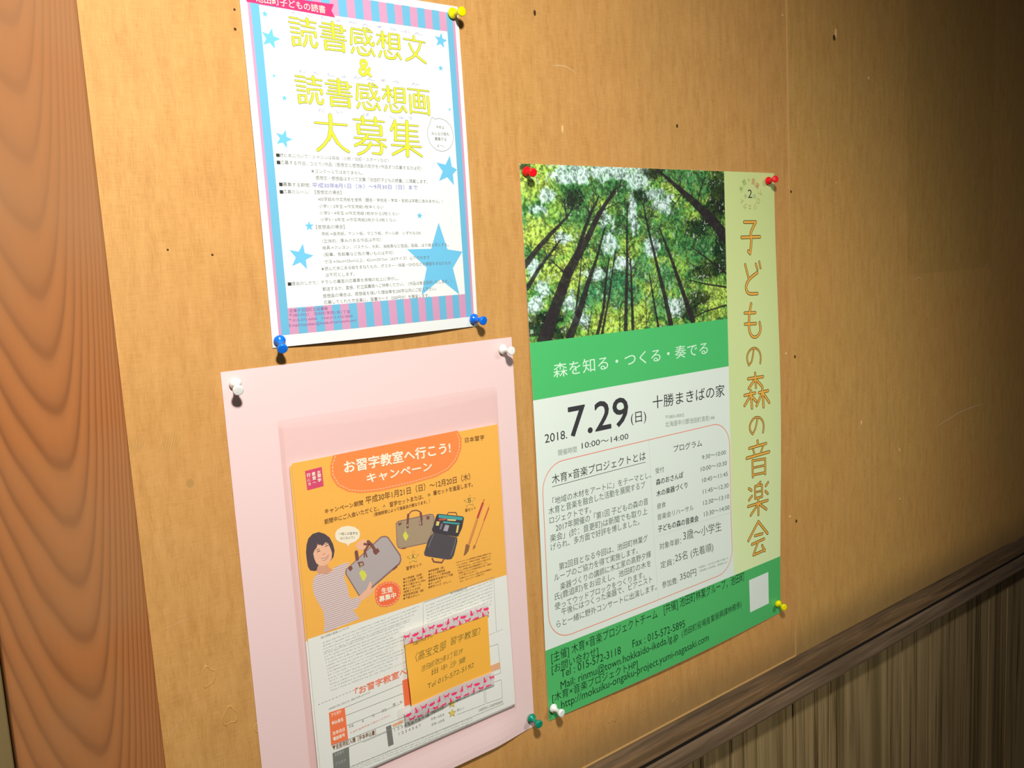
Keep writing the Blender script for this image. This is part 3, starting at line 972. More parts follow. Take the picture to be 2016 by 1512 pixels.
for (x, y, r, sy) in [(728, -157, 1.4, 1), (717, -377, 1.8, 1), (720, -604, 2.2, 1), (720, 59, 1.4, 1), (1012, -640, 1.6, 1), (840, 50, 3.4, 2.2), (922, -2, 2.2, 1.2), (838, -150, 1.4, 1), (335, -103, 1.5, 3), (366, -250, 2.0, 2.5), (1010, -560, 1.5, 2), (900, -500, 2, 2)]:
    dome('nail_head', x, y, r, .9, m_pale, wall_root, 1.0 if x > 728 else 0.0, sy)
for (x, y, rx, ry) in [(368, -757, 9, 17), (477, -786, 5, 6), (-66, -600, 7, 8), (-80, -560, 6, 9), (-40, -618, 7, 7), (418, -773, 4, 5)]:
    # dried drips of varnish: a thin raised ring
    vs, fs = [], []
    n = 18
    for k, (s, h) in enumerate(((1.0, .05), (.9, .5), (.78, .08))):
        for i in range(n):
            a = 2 * math.pi * i / n
            w = 1 + .16 * math.sin(3 * a + x) + .1 * math.sin(5 * a)
            vs.append(W(x + rx * s * w * math.cos(a), y + ry * s * w * math.sin(a), h))
    for k in range(2):
        for i in range(n):
            fs.append((k * n + i, k * n + (i + 1) % n, (k + 1) * n + (i + 1) % n, (k + 1) * n + i))
    link_mesh('varnish_drip', vs, fs, m_wall, wall_root, smooth=True)


def strip(pts, w, z):
    vs, fs = [], []
    for i, (x, y) in enumerate(pts):
        a = pts[max(0, i - 1)]
        b = pts[min(len(pts) - 1, i + 1)]
        d = math.hypot(b[0] - a[0], b[1] - a[1]) or 1
        nx, ny = -(b[1] - a[1]) / d, (b[0] - a[0]) / d
        ww = w * (.35 if i in (0, len(pts) - 1) else 1)
        vs += [W(x + nx * ww / 2, y + ny * ww / 2, z), W(x - nx * ww / 2, y - ny * ww / 2, z)]
        if i:
            fs.append((2 * i - 2, 2 * i, 2 * i + 1, 2 * i - 1))
    return vs, fs


for pts, w in [([(1123, -543), (1145, -538), (1175, -534), (1205, -529), (1235, -527), (1265, -526), (1296, -527)], 1.6),
               ([(325, -40), (334, -39), (343, -39), (349, -41), (358, -45)], .9), ([(1050, -296), (1066, -292), (1080, -297)], 1.6),
               ([(926, -168), (945, -165)], 1.4), ([(-108, -510), (-88, -506)], .6), ([(-116, -598), (-104, -588)], .7), ([(1290, -286), (1312, -280)], 2)]:
    v, f = strip(pts, w, 1.08 if pts[0][0] > 728 else .06)
    link_mesh('scratch', v, f, m_scr, wall_root)
m_smudge = flat('thumb_smudge', '#b48a4c', 1, .8)
for (cx, cy) in [(-116, -361), (-90, -364)]:
    for i in range(7):
        t = -6 + i * 2
        v, f = strip([(cx + t - 3, cy - 9 + abs(t) * .7), (cx + t, cy), (cx + t + 2.4, cy + 10 - abs(t) * .7)], .65, .05)
        link_mesh('smudge', v, f, m_smudge, wall_root)
link_mesh('smudge', disc(-78, -398, .05, 3.0, 3.6, 12), [tuple(range(12))], m_smudge, wall_root)


# wooden post on the left: broad cathedral figure
def post_material():
    m, nt, b = new_mat('post_wood')
    v, raw = coords(nt)
    sep = N(nt, 'ShaderNodeSeparateXYZ'); nt.links.new(raw, sep.inputs[0])
    wob = N(nt, 'ShaderNodeMapping'); wob.inputs['Scale'].default_value = (14, 5, 3.0)
    nt.links.new(raw, wob.inputs[0])
    w1 = noise(nt, wob.outputs[0], 1, 3, .5)
    x = math_n(nt, 'ADD', math_n(nt, 'MULTIPLY', math_n(nt, 'SUBTRACT', sep.outputs[0], -.1665), 1000.0), math_n(nt, 'MULTIPLY', math_n(nt, 'SUBTRACT', w1, .5), 12.0))
    right = math_n(nt, 'MULTIPLY', math_n(nt, 'POWER', math_n(nt, 'MAXIMUM', x, 0.0), 2.0), .20)
    left = math_n(nt, 'MULTIPLY', math_n(nt, 'POWER', math_n(nt, 'MAXIMUM', math_n(nt, 'MULTIPLY', x, -1.0), 0.0), 1.7), .17)
    z = math_n(nt, 'MULTIPLY', math_n(nt, 'SUBTRACT', sep.outputs[2], BASE), 1000.0)
    g = math_n(nt, 'SUBTRACT', math_n(nt, 'SUBTRACT', z, right), left)
    g = math_n(nt, 'ADD', g, math_n(nt, 'MULTIPLY', w1, 46.0))
    ph = math_n(nt, 'FRACT', math_n(nt, 'DIVIDE', g, 44.0))
    line = ramp(nt, ph, [(0.0, (.33, .118, .034, 1)), (.1, (.21, .072, .022, 1)), (.28, (.34, .122, .036, 1)), (.75, (.44, .155, .043, 1)), (.96, (.35, .13, .038, 1)), (1.0, (.33, .118, .034, 1))], 'B_SPLINE')
    fine = N(nt, 'ShaderNodeMapping'); fine.inputs['Scale'].default_value = (900, 300, 14)
    nt.links.new(raw, fine.inputs[0])
    fn = noise(nt, fine.outputs[0], 1, 3, .6)
    pat = noise(nt, raw, 7, 2, .5)
    faded = ramp(nt, math_n(nt, 'ADD', math_n(nt, 'MULTIPLY', math_n(nt, 'SUBTRACT', sep.outputs[2], BASE - .33), 3.2), math_n(nt, 'MULTIPLY', w1, .6)), [(.3, (0, 0, 0, 1)), (.8, (1, 1, 1, 1))])
    line = mixc(nt, math_n(nt, 'MULTIPLY', faded, .6), line, (.31, .14, .052))
    c = mixc(nt, math_n(nt, 'MULTIPLY', fn, .28), line, (.28, .10, .034))
    c = mixc(nt, math_n(nt, 'MULTIPLY', ramp(nt, pat, [(.42, (0, 0, 0, 1)), (.62, (1, 1, 1, 1))]), .3), c, (.33, .18, .08))
    nt.links.new(c, b.inputs['Base Color'])
    b.inputs['Roughness'].default_value = .65
    b.inputs['Specular IOR Level'].default_value = .12
    bump(nt, b, ph, .06, .001)
    return m


m_post = post_material()
post = box('trim_1', -221.0, -121.2, -1500, 900, -70, 5, m_post, None, 2.5, 2)
tag(post, kind='structure')
m_plaster, nt, b = new_mat('olive_plaster')
v, raw = coords(nt)
nt.links.new(ramp(nt, noise(nt, raw, 30, 4, .6), [(.35, (.22, .14, .06, 1)), (.65, (.36, .24, .11, 1))]), b.inputs['Base Color'])
b.inputs['Roughness'].default_value = .9
wl = box('wall_left', -900, -221.5, -1500, 900, -60, -22, m_plaster, None)
tag(wl, kind='structure')
m_slat = flat('side_slat', '#8a7448', .8, .7)
sl = box('trim_3', -233, -221.6, -1500, 900, -22, -9, m_slat, None, 1)
tag(sl, kind='structure')


def long_wood(name, c0, c1, c2, along='X', scale=1.0, spots=.3):
    m, nt, b = new_mat(name)
    v, raw = coords(nt)
    mp = N(nt, 'ShaderNodeMapping')
    mp.inputs['Scale'].default_value = (6, 160, 160) if along == 'X' else (160, 160, 6)
    nt.links.new(raw, mp.inputs[0])
    n1 = noise(nt, mp.outputs[0], scale, 6, .65, .4)
    mp2 = N(nt, 'ShaderNodeMapping')
    mp2.inputs['Scale'].default_value = (2.5, 40, 40) if along == 'X' else (40, 40, 2.5)
    nt.links.new(raw, mp2.inputs[0])
    n2 = noise(nt, mp2.outputs[0], scale, 4, .6, .3)
    c = ramp(nt, n1, [(.3, (*c0, 1)), (.52, (*c1, 1)), (.72, (*c2, 1))])
    c = mixc(nt, math_n(nt, 'MULTIPLY', ramp(nt, n2, [(.42, (0, 0, 0, 1)), (.62, (1, 1, 1, 1))]), spots), c, c0)
    nt.links.new(c, b.inputs['Base Color'])
    b.inputs['Roughness'].default_value = .55
    b.inputs['Specular IOR Level'].default_value = .3
    bump(nt, b, n1, .35, .001)
    return m


m_rail = long_wood('rail_wood', (.055, .032, .014), (.13, .075, .034), (.24, .135, .06))
m_rail2 = long_wood('rail_strip_wood', (.10, .06, .032), (.19, .12, .068), (.29, .19, .11))


def profile_bar(name, prof, x0, x1, mat, parent):
    vs, fs = [], []
    n = len(prof)
    xs = [x0 + (x1 - x0) * i / 12 for i in range(13)]
    for x in xs:
        for (z, y) in prof:
            vs.append(W(x, y, z))
    for i in range(12):
        for j in range(n):
            fs.append((i * n + j, (i + 1) * n + j, (i + 1) * n + (j + 1) % n, i * n + (j + 1) % n))
    fs.append(tuple(range(n)))
    fs.append(tuple(range(12 * n + n - 1, 12 * n - 1, -1)))
    o = link_mesh(name, vs, fs, mat, parent)
    bm = bmesh.new(); bm.from_mesh(o.data); bmesh.ops.recalc_face_normals(bm, faces=bm.faces); bm.to_mesh(o.data); bm.free()
    return o


rail = bpy.data.objects.new('trim_2', None)
COL.objects.link(rail)
tag(rail, kind='structure')
profile_bar('cove_moulding', [(0.2, -808.5), (2.5, -810.5), (4.5, -814), (7, -818), (11, -821.5), (15.5, -824), (18, -825), (20, -826.2), (20.4, -828.0), (17.5, -829.6), (-24, -829.6)], -120.8, 1750, m_rail, rail)
profile_bar('groove_shade_strip', [(19.0, -829.6), (19.2, -833.4), (-24, -833.4), (-24, -829.6)], -120.8, 1750, flat('groove_shade', '#150d06', 1, .9), rail)  # near-flush black strip, the groove's shade put into its colour
profile_bar('lower_strip', [(17.0, -833.4), (19.6, -834.4), (20.6, -837), (20.6, -858), (19.4, -861), (17, -862), (-24, -862), (-24, -833.4)], -120.8, 1750, m_rail2, rail)

# planks below the rail
m_plank, nt, b = new_mat('weathered_plank')
v, raw = coords(nt)
oi = N(nt, 'ShaderNodeObjectInfo')
sh = N(nt, 'ShaderNodeVectorMath', operation='ADD')
cb = N(nt, 'ShaderNodeCombineXYZ')
nt.links.new(math_n(nt, 'MULTIPLY', oi.outputs['Random'], 37.0), cb.inputs[1])
nt.links.new(raw, sh.inputs[0]); nt.links.new(cb.outputs[0], sh.inputs[1])
mp = N(nt, 'ShaderNodeMapping'); mp.inputs['Scale'].default_value = (95, 1, 2.0)
nt.links.new(sh.outputs[0], mp.inputs[0])
n1 = noise(nt, mp.outputs[0], 1, 5, .6, .5)
mp = N(nt, 'ShaderNodeMapping'); mp.inputs['Scale'].default_value = (300, 1, 4)
nt.links.new(sh.outputs[0], mp.inputs[0])
n2 = noise(nt, mp.outputs[0], 1, 3, .6, .2)
mp = N(nt, 'ShaderNodeMapping'); mp.inputs['Scale'].default_value = (34, 1, 1.6)
nt.links.new(sh.outputs[0], mp.inputs[0])
n3 = noise(nt, mp.outputs[0], 1, 3, .5, .3)
f = math_n(nt, 'ADD', math_n(nt, 'MULTIPLY', n1, .6), math_n(nt, 'MULTIPLY', n2, .4))
c = ramp(nt, f, [(.34, (.05, .032, .010, 1)), (.41, (.17, .105, .04, 1)), (.47, (.30, .20, .085, 1)), (.66, (.40, .28, .13, 1))])
c = mixc(nt, math_n(nt, 'MULTIPLY', ramp(nt, n3, [(.5, (0, 0, 0, 1)), (.66, (1, 1, 1, 1))]), .6), c, (.10, .068, .02))
nt.links.new(c, b.inputs['Base Color'])
b.inputs['Roughness'].default_value = .7
b.inputs['Specular IOR Level'].default_value = .2
bump(nt, b, f, .5, .0015)
wains = bpy.data.objects.new('wall_lower', None)
COL.objects.link(wains)
tag(wains, kind='structure')
J = [-120, -20, 82, 186, 290, 392, 486, 538, 601, 656, 741.6, 838, 958, 1049, 1142, 1272, 1366, 1443.5, 1560, 1660, 1750]
for i in range(len(J) - 1):
    g = 1.5 if abs(J[i] - 741.6) < 1 else .6
    box('plank', J[i] + g, J[i + 1] - (1.5 if abs(J[i + 1] - 741.6) < 1 else .6), -1488, -862.5, -24, -14.5 + (i % 3) * .6, m_plank, wains, 1.1)
m_floor = long_wood('floor_wood', (.10, .05, .02), (.2, .11, .05), (.27, .15, .07))
fl = box('floor', -900, 1750, -1540, -1500, -60, 2200, m_floor, None)
tag(fl, kind='structure')
bb = box('baseboard_back', -120.8, 1750, -1499.5, -1488.5, -24, 2, m_rail, None, 1)
tag(bb, kind='structure')


# ------------------------------------------------------------------ sheets of paper
class Page:
    def __init__(s, x0, y0, w, h, th=0.0, zf=lambda u, v: 1.0):
        s.x0, s.y0, s.w, s.h, s.c, s.s, s.zf = x0, y0, w, h, math.cos(th), math.sin(th), zf

    def p(s, u, v, lift=0.0):
        x = s.x0 + s.c * u + s.s * v
        y = s.y0 + s.s * u - s.c * v
        return W(x, y, s.zf(u, v) + lift)

    def sheet(s, name, mat, parent=None, th=.16, step=6.0, region=None, lift=0.0, film=False):
        u0, u1, v0, v1 = region or (0, s.w, 0, s.h)
        nu, nv = max(1, round((u1 - u0) / step)), max(1, round((v1 - v0) / step))
        vs, fs = [], []
        for k in range(2):
            for j in range(nv + 1):
                for i in range(nu + 1):
                    vs.append(s.p(u0 + (u1 - u0) * i / nu, v0 + (v1 - v0) * j / nv, lift - (th if k else 0)))
        if film:      # a single skin, for plastic film
            vs = vs[:(nu + 1) * (nv + 1)]
            fs = [(j * (nu + 1) + i, (j + 1) * (nu + 1) + i, (j + 1) * (nu + 1) + i + 1, j * (nu + 1) + i + 1) for j in range(nv) for i in range(nu)]
            return link_mesh(name, vs, fs, mat, parent, smooth=True)
        n = (nu + 1) * (nv + 1)
        idx = lambda i, j, k=0: k * n + j * (nu + 1) + i
        for j in range(nv):
            for i in range(nu):
                fs.append((idx(i, j), idx(i, j + 1), idx(i + 1, j + 1), idx(i + 1, j)))
                fs.append((idx(i, j, 1), idx(i + 1, j, 1), idx(i + 1, j + 1, 1), idx(i, j + 1, 1)))
        for i in range(nu):
            fs.append((idx(i, 0), idx(i + 1, 0), idx(i + 1, 0, 1), idx(i, 0, 1)))
            fs.append((idx(i, nv), idx(i, nv, 1), idx(i + 1, nv, 1), idx(i + 1, nv)))
        for j in range(nv):
            fs.append((idx(0, j), idx(0, j, 1), idx(0, j + 1, 1), idx(0, j + 1)))
            fs.append((idx(nu, j), idx(nu, j + 1), idx(nu, j + 1, 1), idx(nu, j, 1)))
        return link_mesh(name, vs, fs, mat, parent)


class Ink:
    """collects flat printed shapes of one colour in page millimetres"""
    def __init__(s, wrap=8):
        s.v, s.f, s.k, s.wrap = [], [], 0, wrap

    def add(s, pts, faces):
        n = len(s.v)
        e = .0015 * (s.k % s.wrap)      # overlapping strokes never share one plane
        s.k += 1
        s.v += [(float(p[0]), float(p[1]), e) for p in pts]
        s.f += [tuple(n + i for i in f) for f in faces]

    def poly(s, pts):
        s.add(pts, [tuple(range(len(pts)))])

    def rect(s, u0, v0, u1, v1, step=8.0):
        nu, nv = max(1, round((u1 - u0) / step)), max(1, round((v1 - v0) / step))
        pts = [(u0 + (u1 - u0) * i / nu, v0 + (v1 - v0) * j / nv) for j in range(nv + 1) for i in range(nu + 1)]
        s.add(pts, [(j * (nu + 1) + i, (j + 1) * (nu + 1) + i, (j + 1) * (nu + 1) + i + 1, j * (nu + 1) + i + 1) for j in range(nv) for i in range(nu)])

    def stroke(s, pts, w, cap=True, grow=0.0):
        w = w + 2 * grow
        for (a, b) in zip(pts[:-1], pts[1:]):
            d = math.hypot(b[0] - a[0], b[1] - a[1])
            if d < 1e-6:
                continue
            nx, ny = -(b[1] - a[1]) / d * w / 2, (b[0] - a[0]) / d * w / 2
            s.add([(a[0] + nx, a[1] + ny), (a[0] - nx, a[1] - ny), (b[0] - nx, b[1] - ny), (b[0] + nx, b[1] + ny)], [(0, 1, 2, 3)])
        if cap:
            for q in pts:
                s.add([(q[0] + w / 2 * math.cos(2 * math.pi * i / 12), q[1] + w / 2 * math.sin(2 * math.pi * i / 12)) for i in range(12)], [tuple(range(12))])

    def star(s, u, v, r, inner=.42, rot=0.0):
        c = (u, v)
        pts = [c]
        for i in range(10):
            a = -math.pi / 2 + rot + i * math.pi / 5
            rr = r if i % 2 == 0 else r * inner
            pts.append((u + rr * math.cos(a), v + rr * math.sin(a)))
        s.add(pts, [(0, i + 1, (i + 1) % 10 + 1) for i in range(10)])

    def build(s, name, mat, page, parent, lift):
        bm = bmesh.new()
        vv = [bm.verts.new(p) for p in s.v]
        for f in s.f:
            try:
                bm.faces.new([vv[i] for i in f])
            except ValueError:
                pass
        bm.normal_update()
        big = [f for f in bm.faces if len(f.verts) > 4]
        if big:
            bmesh.ops.triangulate(bm, faces=big, ngon_method='EAR_CLIP')
        for _ in range(3):
            e = [e for e in bm.edges if e.calc_length() > 12]
            if not e:
                break
            bmesh.ops.subdivide_edges(bm, edges=e, cuts=1, use_grid_fill=True)
            bmesh.ops.triangulate(bm, faces=[f for f in bm.faces if len(f.verts) > 4])
        for vert in bm.verts:
            vert.co = page.p(vert.co.x, vert.co.y, lift + vert.co.z)
        me = bpy.data.meshes.new(name)
        bm.to_mesh(me)
        bm.free()
        me.materials.append(mat)
        o = bpy.data.objects.new(name, me)
        COL.objects.link(o)
        o.parent = parent
        return o


_fc = bpy.data.curves.new('glyphs', 'FONT')
_fc.resolution_u = 3
_fo = bpy.data.objects.new('glyphs', _fc)
COL.objects.link(_fo)
_cache = {}


def glyphs(txt):
    key = txt
    if key not in _cache:
        _fc.body = txt
        bpy.context.view_layer.update()
        ev = _fo.evaluated_get(bpy.context.evaluated_depsgraph_get())
        me = ev.to_mesh()
        vs = np.empty(len(me.vertices) * 3, dtype=np.float32)
        me.vertices.foreach_get('co', vs)
        fs = [tuple(p.vertices) for p in me.polygons]
        _cache[key] = (vs.reshape(-1, 3)[:, :2].copy(), fs)
        ev.to_mesh_clear()
    return _cache[key]


def put_text(ink, txt, u0, v0, u1, v1, h, bold=0.0, slant=0.0, wobble=0.0):
    cjk = any(ord(c) > 0x2000 for c in txt)
    em = h / .9 if cjk else h / .72
    vs, fs = glyphs(txt)
    if not len(vs):
        return
    x0, x1 = vs[:, 0].min(), vs[:, 0].max()
    base = v0 - (.07 * em if cjk else 0)
    t = (vs[:, 0] - x0) / max(1e-6, x1 - x0)
    u = u0 + t * (u1 - u0) + slant * vs[:, 1] * em
    v = base + t * (v1 - v0) - vs[:, 1] * em
    if wobble:       # uneven hand
        w0 = u.copy()
        u = u + wobble * np.sin(v * 1.1 + w0 * .35)
        v = v + wobble * np.sin(w0 * .55) + wobble * .5 * np.sin(w0 * 1.7 + 1)
    b = bold * em
    for du, dv in (((0, 0),) if not bold else ((0, 0), (b, 0), (-b, 0), (0, b), (0, -b), (b * .7, b * .7), (-b * .7, -b * .7))):
        ink.add(list(zip(u + du, v + dv)), fs)


def put_glyph(ink, ch, u, v, em, rot):
    vs, fs = glyphs(ch)
    c = (vs.min(0) + vs.max(0)) / 2
    a = math.radians(rot)
    x, y = (vs[:, 0] - c[0]) * em, -(vs[:, 1] - c[1]) * em
    ink.add(list(zip(u + x * math.cos(a) - y * math.sin(a), v + x * math.sin(a) + y * math.cos(a))), fs)


def texts(key, bold=0.0, slant=0.0, ink=None, wobble=0.0):
    ink = ink or Ink()
    for row in D['TX']:
        if row[0] == key:
            put_text(ink, row[1], *row[2:], bold=bold, slant=slant, wobble=wobble)
    return ink


def pairs(r):
    return [(r[i], r[i + 1]) for i in range(0, len(r), 2)]


KA, KC, KF = .60, 1.02, 1.02      # reflectance scale of the inks of each sheet


def smooth_line(p):
    """round the gentle bends of a hand-lettered stroke, keep the sharp corners"""
    for _ in range(2):
        if len(p) < 3:
            return p
        o = [p[0]]
        for a, b, c in zip(p[:-2], p[1:-1], p[2:]):
            a1 = math.atan2(b[1] - a[1], b[0] - a[0])
            a2 = math.atan2(c[1] - b[1], c[0] - b[0])
            turn = abs((a2 - a1 + math.pi) % (2 * math.pi) - math.pi)
            if turn < 1.25:
                o += [(b[0] + (a[0] - b[0]) * .25, b[1] + (a[1] - b[1]) * .25), (b[0] + (c[0] - b[0]) * .25, b[1] + (c[1] - b[1]) * .25)]
            else:
                o.append(b)
        o.append(p[-1])
        p = o
    return p


def ss(a, b, x):
    t = max(0.0, min(1.0, (x - a) / (b - a)))
    return t * t * (3 - 2 * t)


# ---------- star poster
zA = lambda u, v: 1.0 + 5.0 * math.sin(math.pi * max(0, min(1, u / 210))) * ss(190, 297, v) + 1.5 * math.sin(math.pi * v / 297)
PA = Page(-.6, 1.5, 210.8, 299, 0.003, zA)
m_paperA = flat('copy_paper', '#f6f7f1', .84, .7)
A = PA.sheet('star_poster', m_paperA)
tag(A, 'white poster with pink and blue striped borders, blue stars and yellow lettering', 'poster')
mp_pink = flat('ink_pink', '#ffb9dd', KA, .7)
mp_blue = flat('ink_sky', '#84dcff', KA, .7)
mp_star = flat('ink_star', '#7cd6fb', .72, .7)
ink = Ink()
ink.rect(6.0, 6.6, 206.6, 23.8)
ink.rect(6.0, 23.8, 8.4, 289.2)
ink.rect(204.0, 23.8, 206.6, 289.2)
ink.rect(8.4, 267.0, 204.0, 289.2)
ink.build('pink_border', mp_pink, PA, A, .05)
ink = Ink()
ink.rect(8.4, 19.0, 15.6, 289.2)
ink.rect(197.2, 6.4, 204.0, 289.2)
w = (197.2 - 15.6) / 23
for i in range(11):
    ink.rect(15.6 + (2 * i + 1) * w, 6.4, 15.6 + (2 * i + 2) * w, 23.8)
    ink.rect(15.6 + (2 * i + 1) * w, 267.0, 15.6 + (2 * i + 2) * w, 289.2)
ink.build('blue_border', mp_blue, PA, A, .10)
ink = Ink()
ink.poly([(5.4, 15.0), (82.4, 14.6), (79.6, 20.0), (82.6, 25.3), (5.4, 22.6)])
ink.build('ribbon', flat('ink_ribbon', '#fb3f88', KA, .7), PA, A, .16)
for i, (u, v, r) in enumerate(D['STAR']):
    ink = Ink()
    ink.star(u, v, r * 1.02, .42, (0.0, .25, 0, .1, .35, .18, .1, 0, .22, 0, .25, .15, .06)[i])
    # the frame cuts off stars that run into it
    ink.v = [(min(max(a, 15.6), 197.2), min(b, 267.0), c) for a, b, c in ink.v]
    ink.build('star', mp_star, PA, A, .06)
texts('aribbon', .012).build('ribbon_lettering', flat('ink_cream', '#fffbe8', KA, .7), PA, A, .22)
o1, o2 = Ink(32), Ink(32)
for r in D['ytitle']:
    o1.stroke(smooth_line(pairs(r[1:])), r[0], grow=.28)
    o2.stroke(smooth_line(pairs(r[1:])), r[0], grow=-.16)
for row in D['TX']:
    if row[0] == 'amp':
        put_text(o1, '&', *row[2:], bold=.03)
        put_text(o2, '&', *row[2:], bold=.012)
o1.build('title_outline', flat('ink_olive_line', '#a3a86c', KA, .7), PA, A, .12)
o2.build('title_lettering', flat('ink_yellow', '#fbf83a', .82, .7), PA, A, .19)
texts('abody').build('body_lettering', flat('ink_grey', '#8e918d', KA, .7), PA, A, .14)
ink = Ink()
for row in D['TX']:
    if row[0] == 'abody' and row[1][0] == '■':
        u, v, h = row[2], row[3], row[6]
        ink.poly([(u + .2, v), (u + 3.1, v), (u + 3.1, v - h * .8), (u + .2, v - h * .8)])
ink.build('bullet_squares', flat('ink_black', '#3c3d3c', KA, .7), PA, A, .2)
texts('ablue', .004).build('date_lettering', flat('ink_violet', '#8c95e0', KA, .7), PA, A, .14)
texts('aruby').build('ruby_lettering', flat('ink_pale_violet', '#c3c8ee', KA, .7), PA, A, .14)
texts('afoot').build('address_lettering', flat('ink_mauve', '#b777b6', KA, .7), PA, A, .2)
ink = Ink()
bub = [(181.2 + 14.4 * math.cos(a), 118.2 + 14.8 * math.sin(a)) for a in [(-2.05 + i * 2 * math.pi / 40) for i in range(39)]]
pts = [(172.9, 102.6)] + bub[1:] + [(170.8, 106.8), (172.9, 102.6)]
ink.stroke(pts, .35, False)
ink.build('bubble_outline', flat('ink_dark_line', '#8f9a90', KA, .7), PA, A, .13)

# ---------- forest concert poster
zC = lambda u, v: 1.0 + 5.0 * math.sin(math.pi * u / 420) ** 1 * ss(430, 594, v) + 5.0 * ss(300, 420, u) * math.sin(math.pi * max(0, min(1, (v - 20) / 560))) ** 2 + 2.0 * ss(120, 0, u) * math.sin(math.pi * v / 594) ** 2
PC = Page(274.2, -139.3, 420.5, 594.5, -.0012, zC)
m_paperC = flat('coated_paper', '#e3ebdf', KC, .42, .4)
C = PC.sheet('concert_poster', m_paperC)
tag(C, 'large poster with a forest photograph, green bands and a vertical orange title', 'poster')
GR = '#4fbf6c'
ink = Ink(); ink.rect(0.05, 180.5, 319.6, 240.3)
ink.build('green_band', flat('ink_green', GR, KC, .42, .4), PC, C, .05)
ink = Ink(); ink.rect(0.05, 513.8, 420.4, 594.4)
ink.build('footer_band', flat('ink_green_footer', '#52b766', KC, .42, .4), PC, C, .05)
m_strip, nt, b = new_mat('ink_pale_green')
v, raw = coords(nt)
sep = N(nt, 'ShaderNodeSeparateXYZ'); nt.links.new(raw, sep.inputs[0])
c = ramp(nt, math_n(nt, 'MULTIPLY', math_n(nt, 'SUBTRACT', BASE - .14, sep.outputs[2]), 1.9), [(0, (*[x * KC for x in lin('#d3df92')], 1)), (.5, (*[x * KC for x in lin('#d3e09c')], 1)), (1, (*[x * KC for x in lin('#e2efb4')], 1))])
nt.links.new(c, b.inputs['Base Color']); b.inputs['Roughness'].default_value = .42
ink = Ink(); ink.rect(319.6, 0.05, 420.4, 513.8)
ink.build('title_strip', m_strip, PC, C, .05)


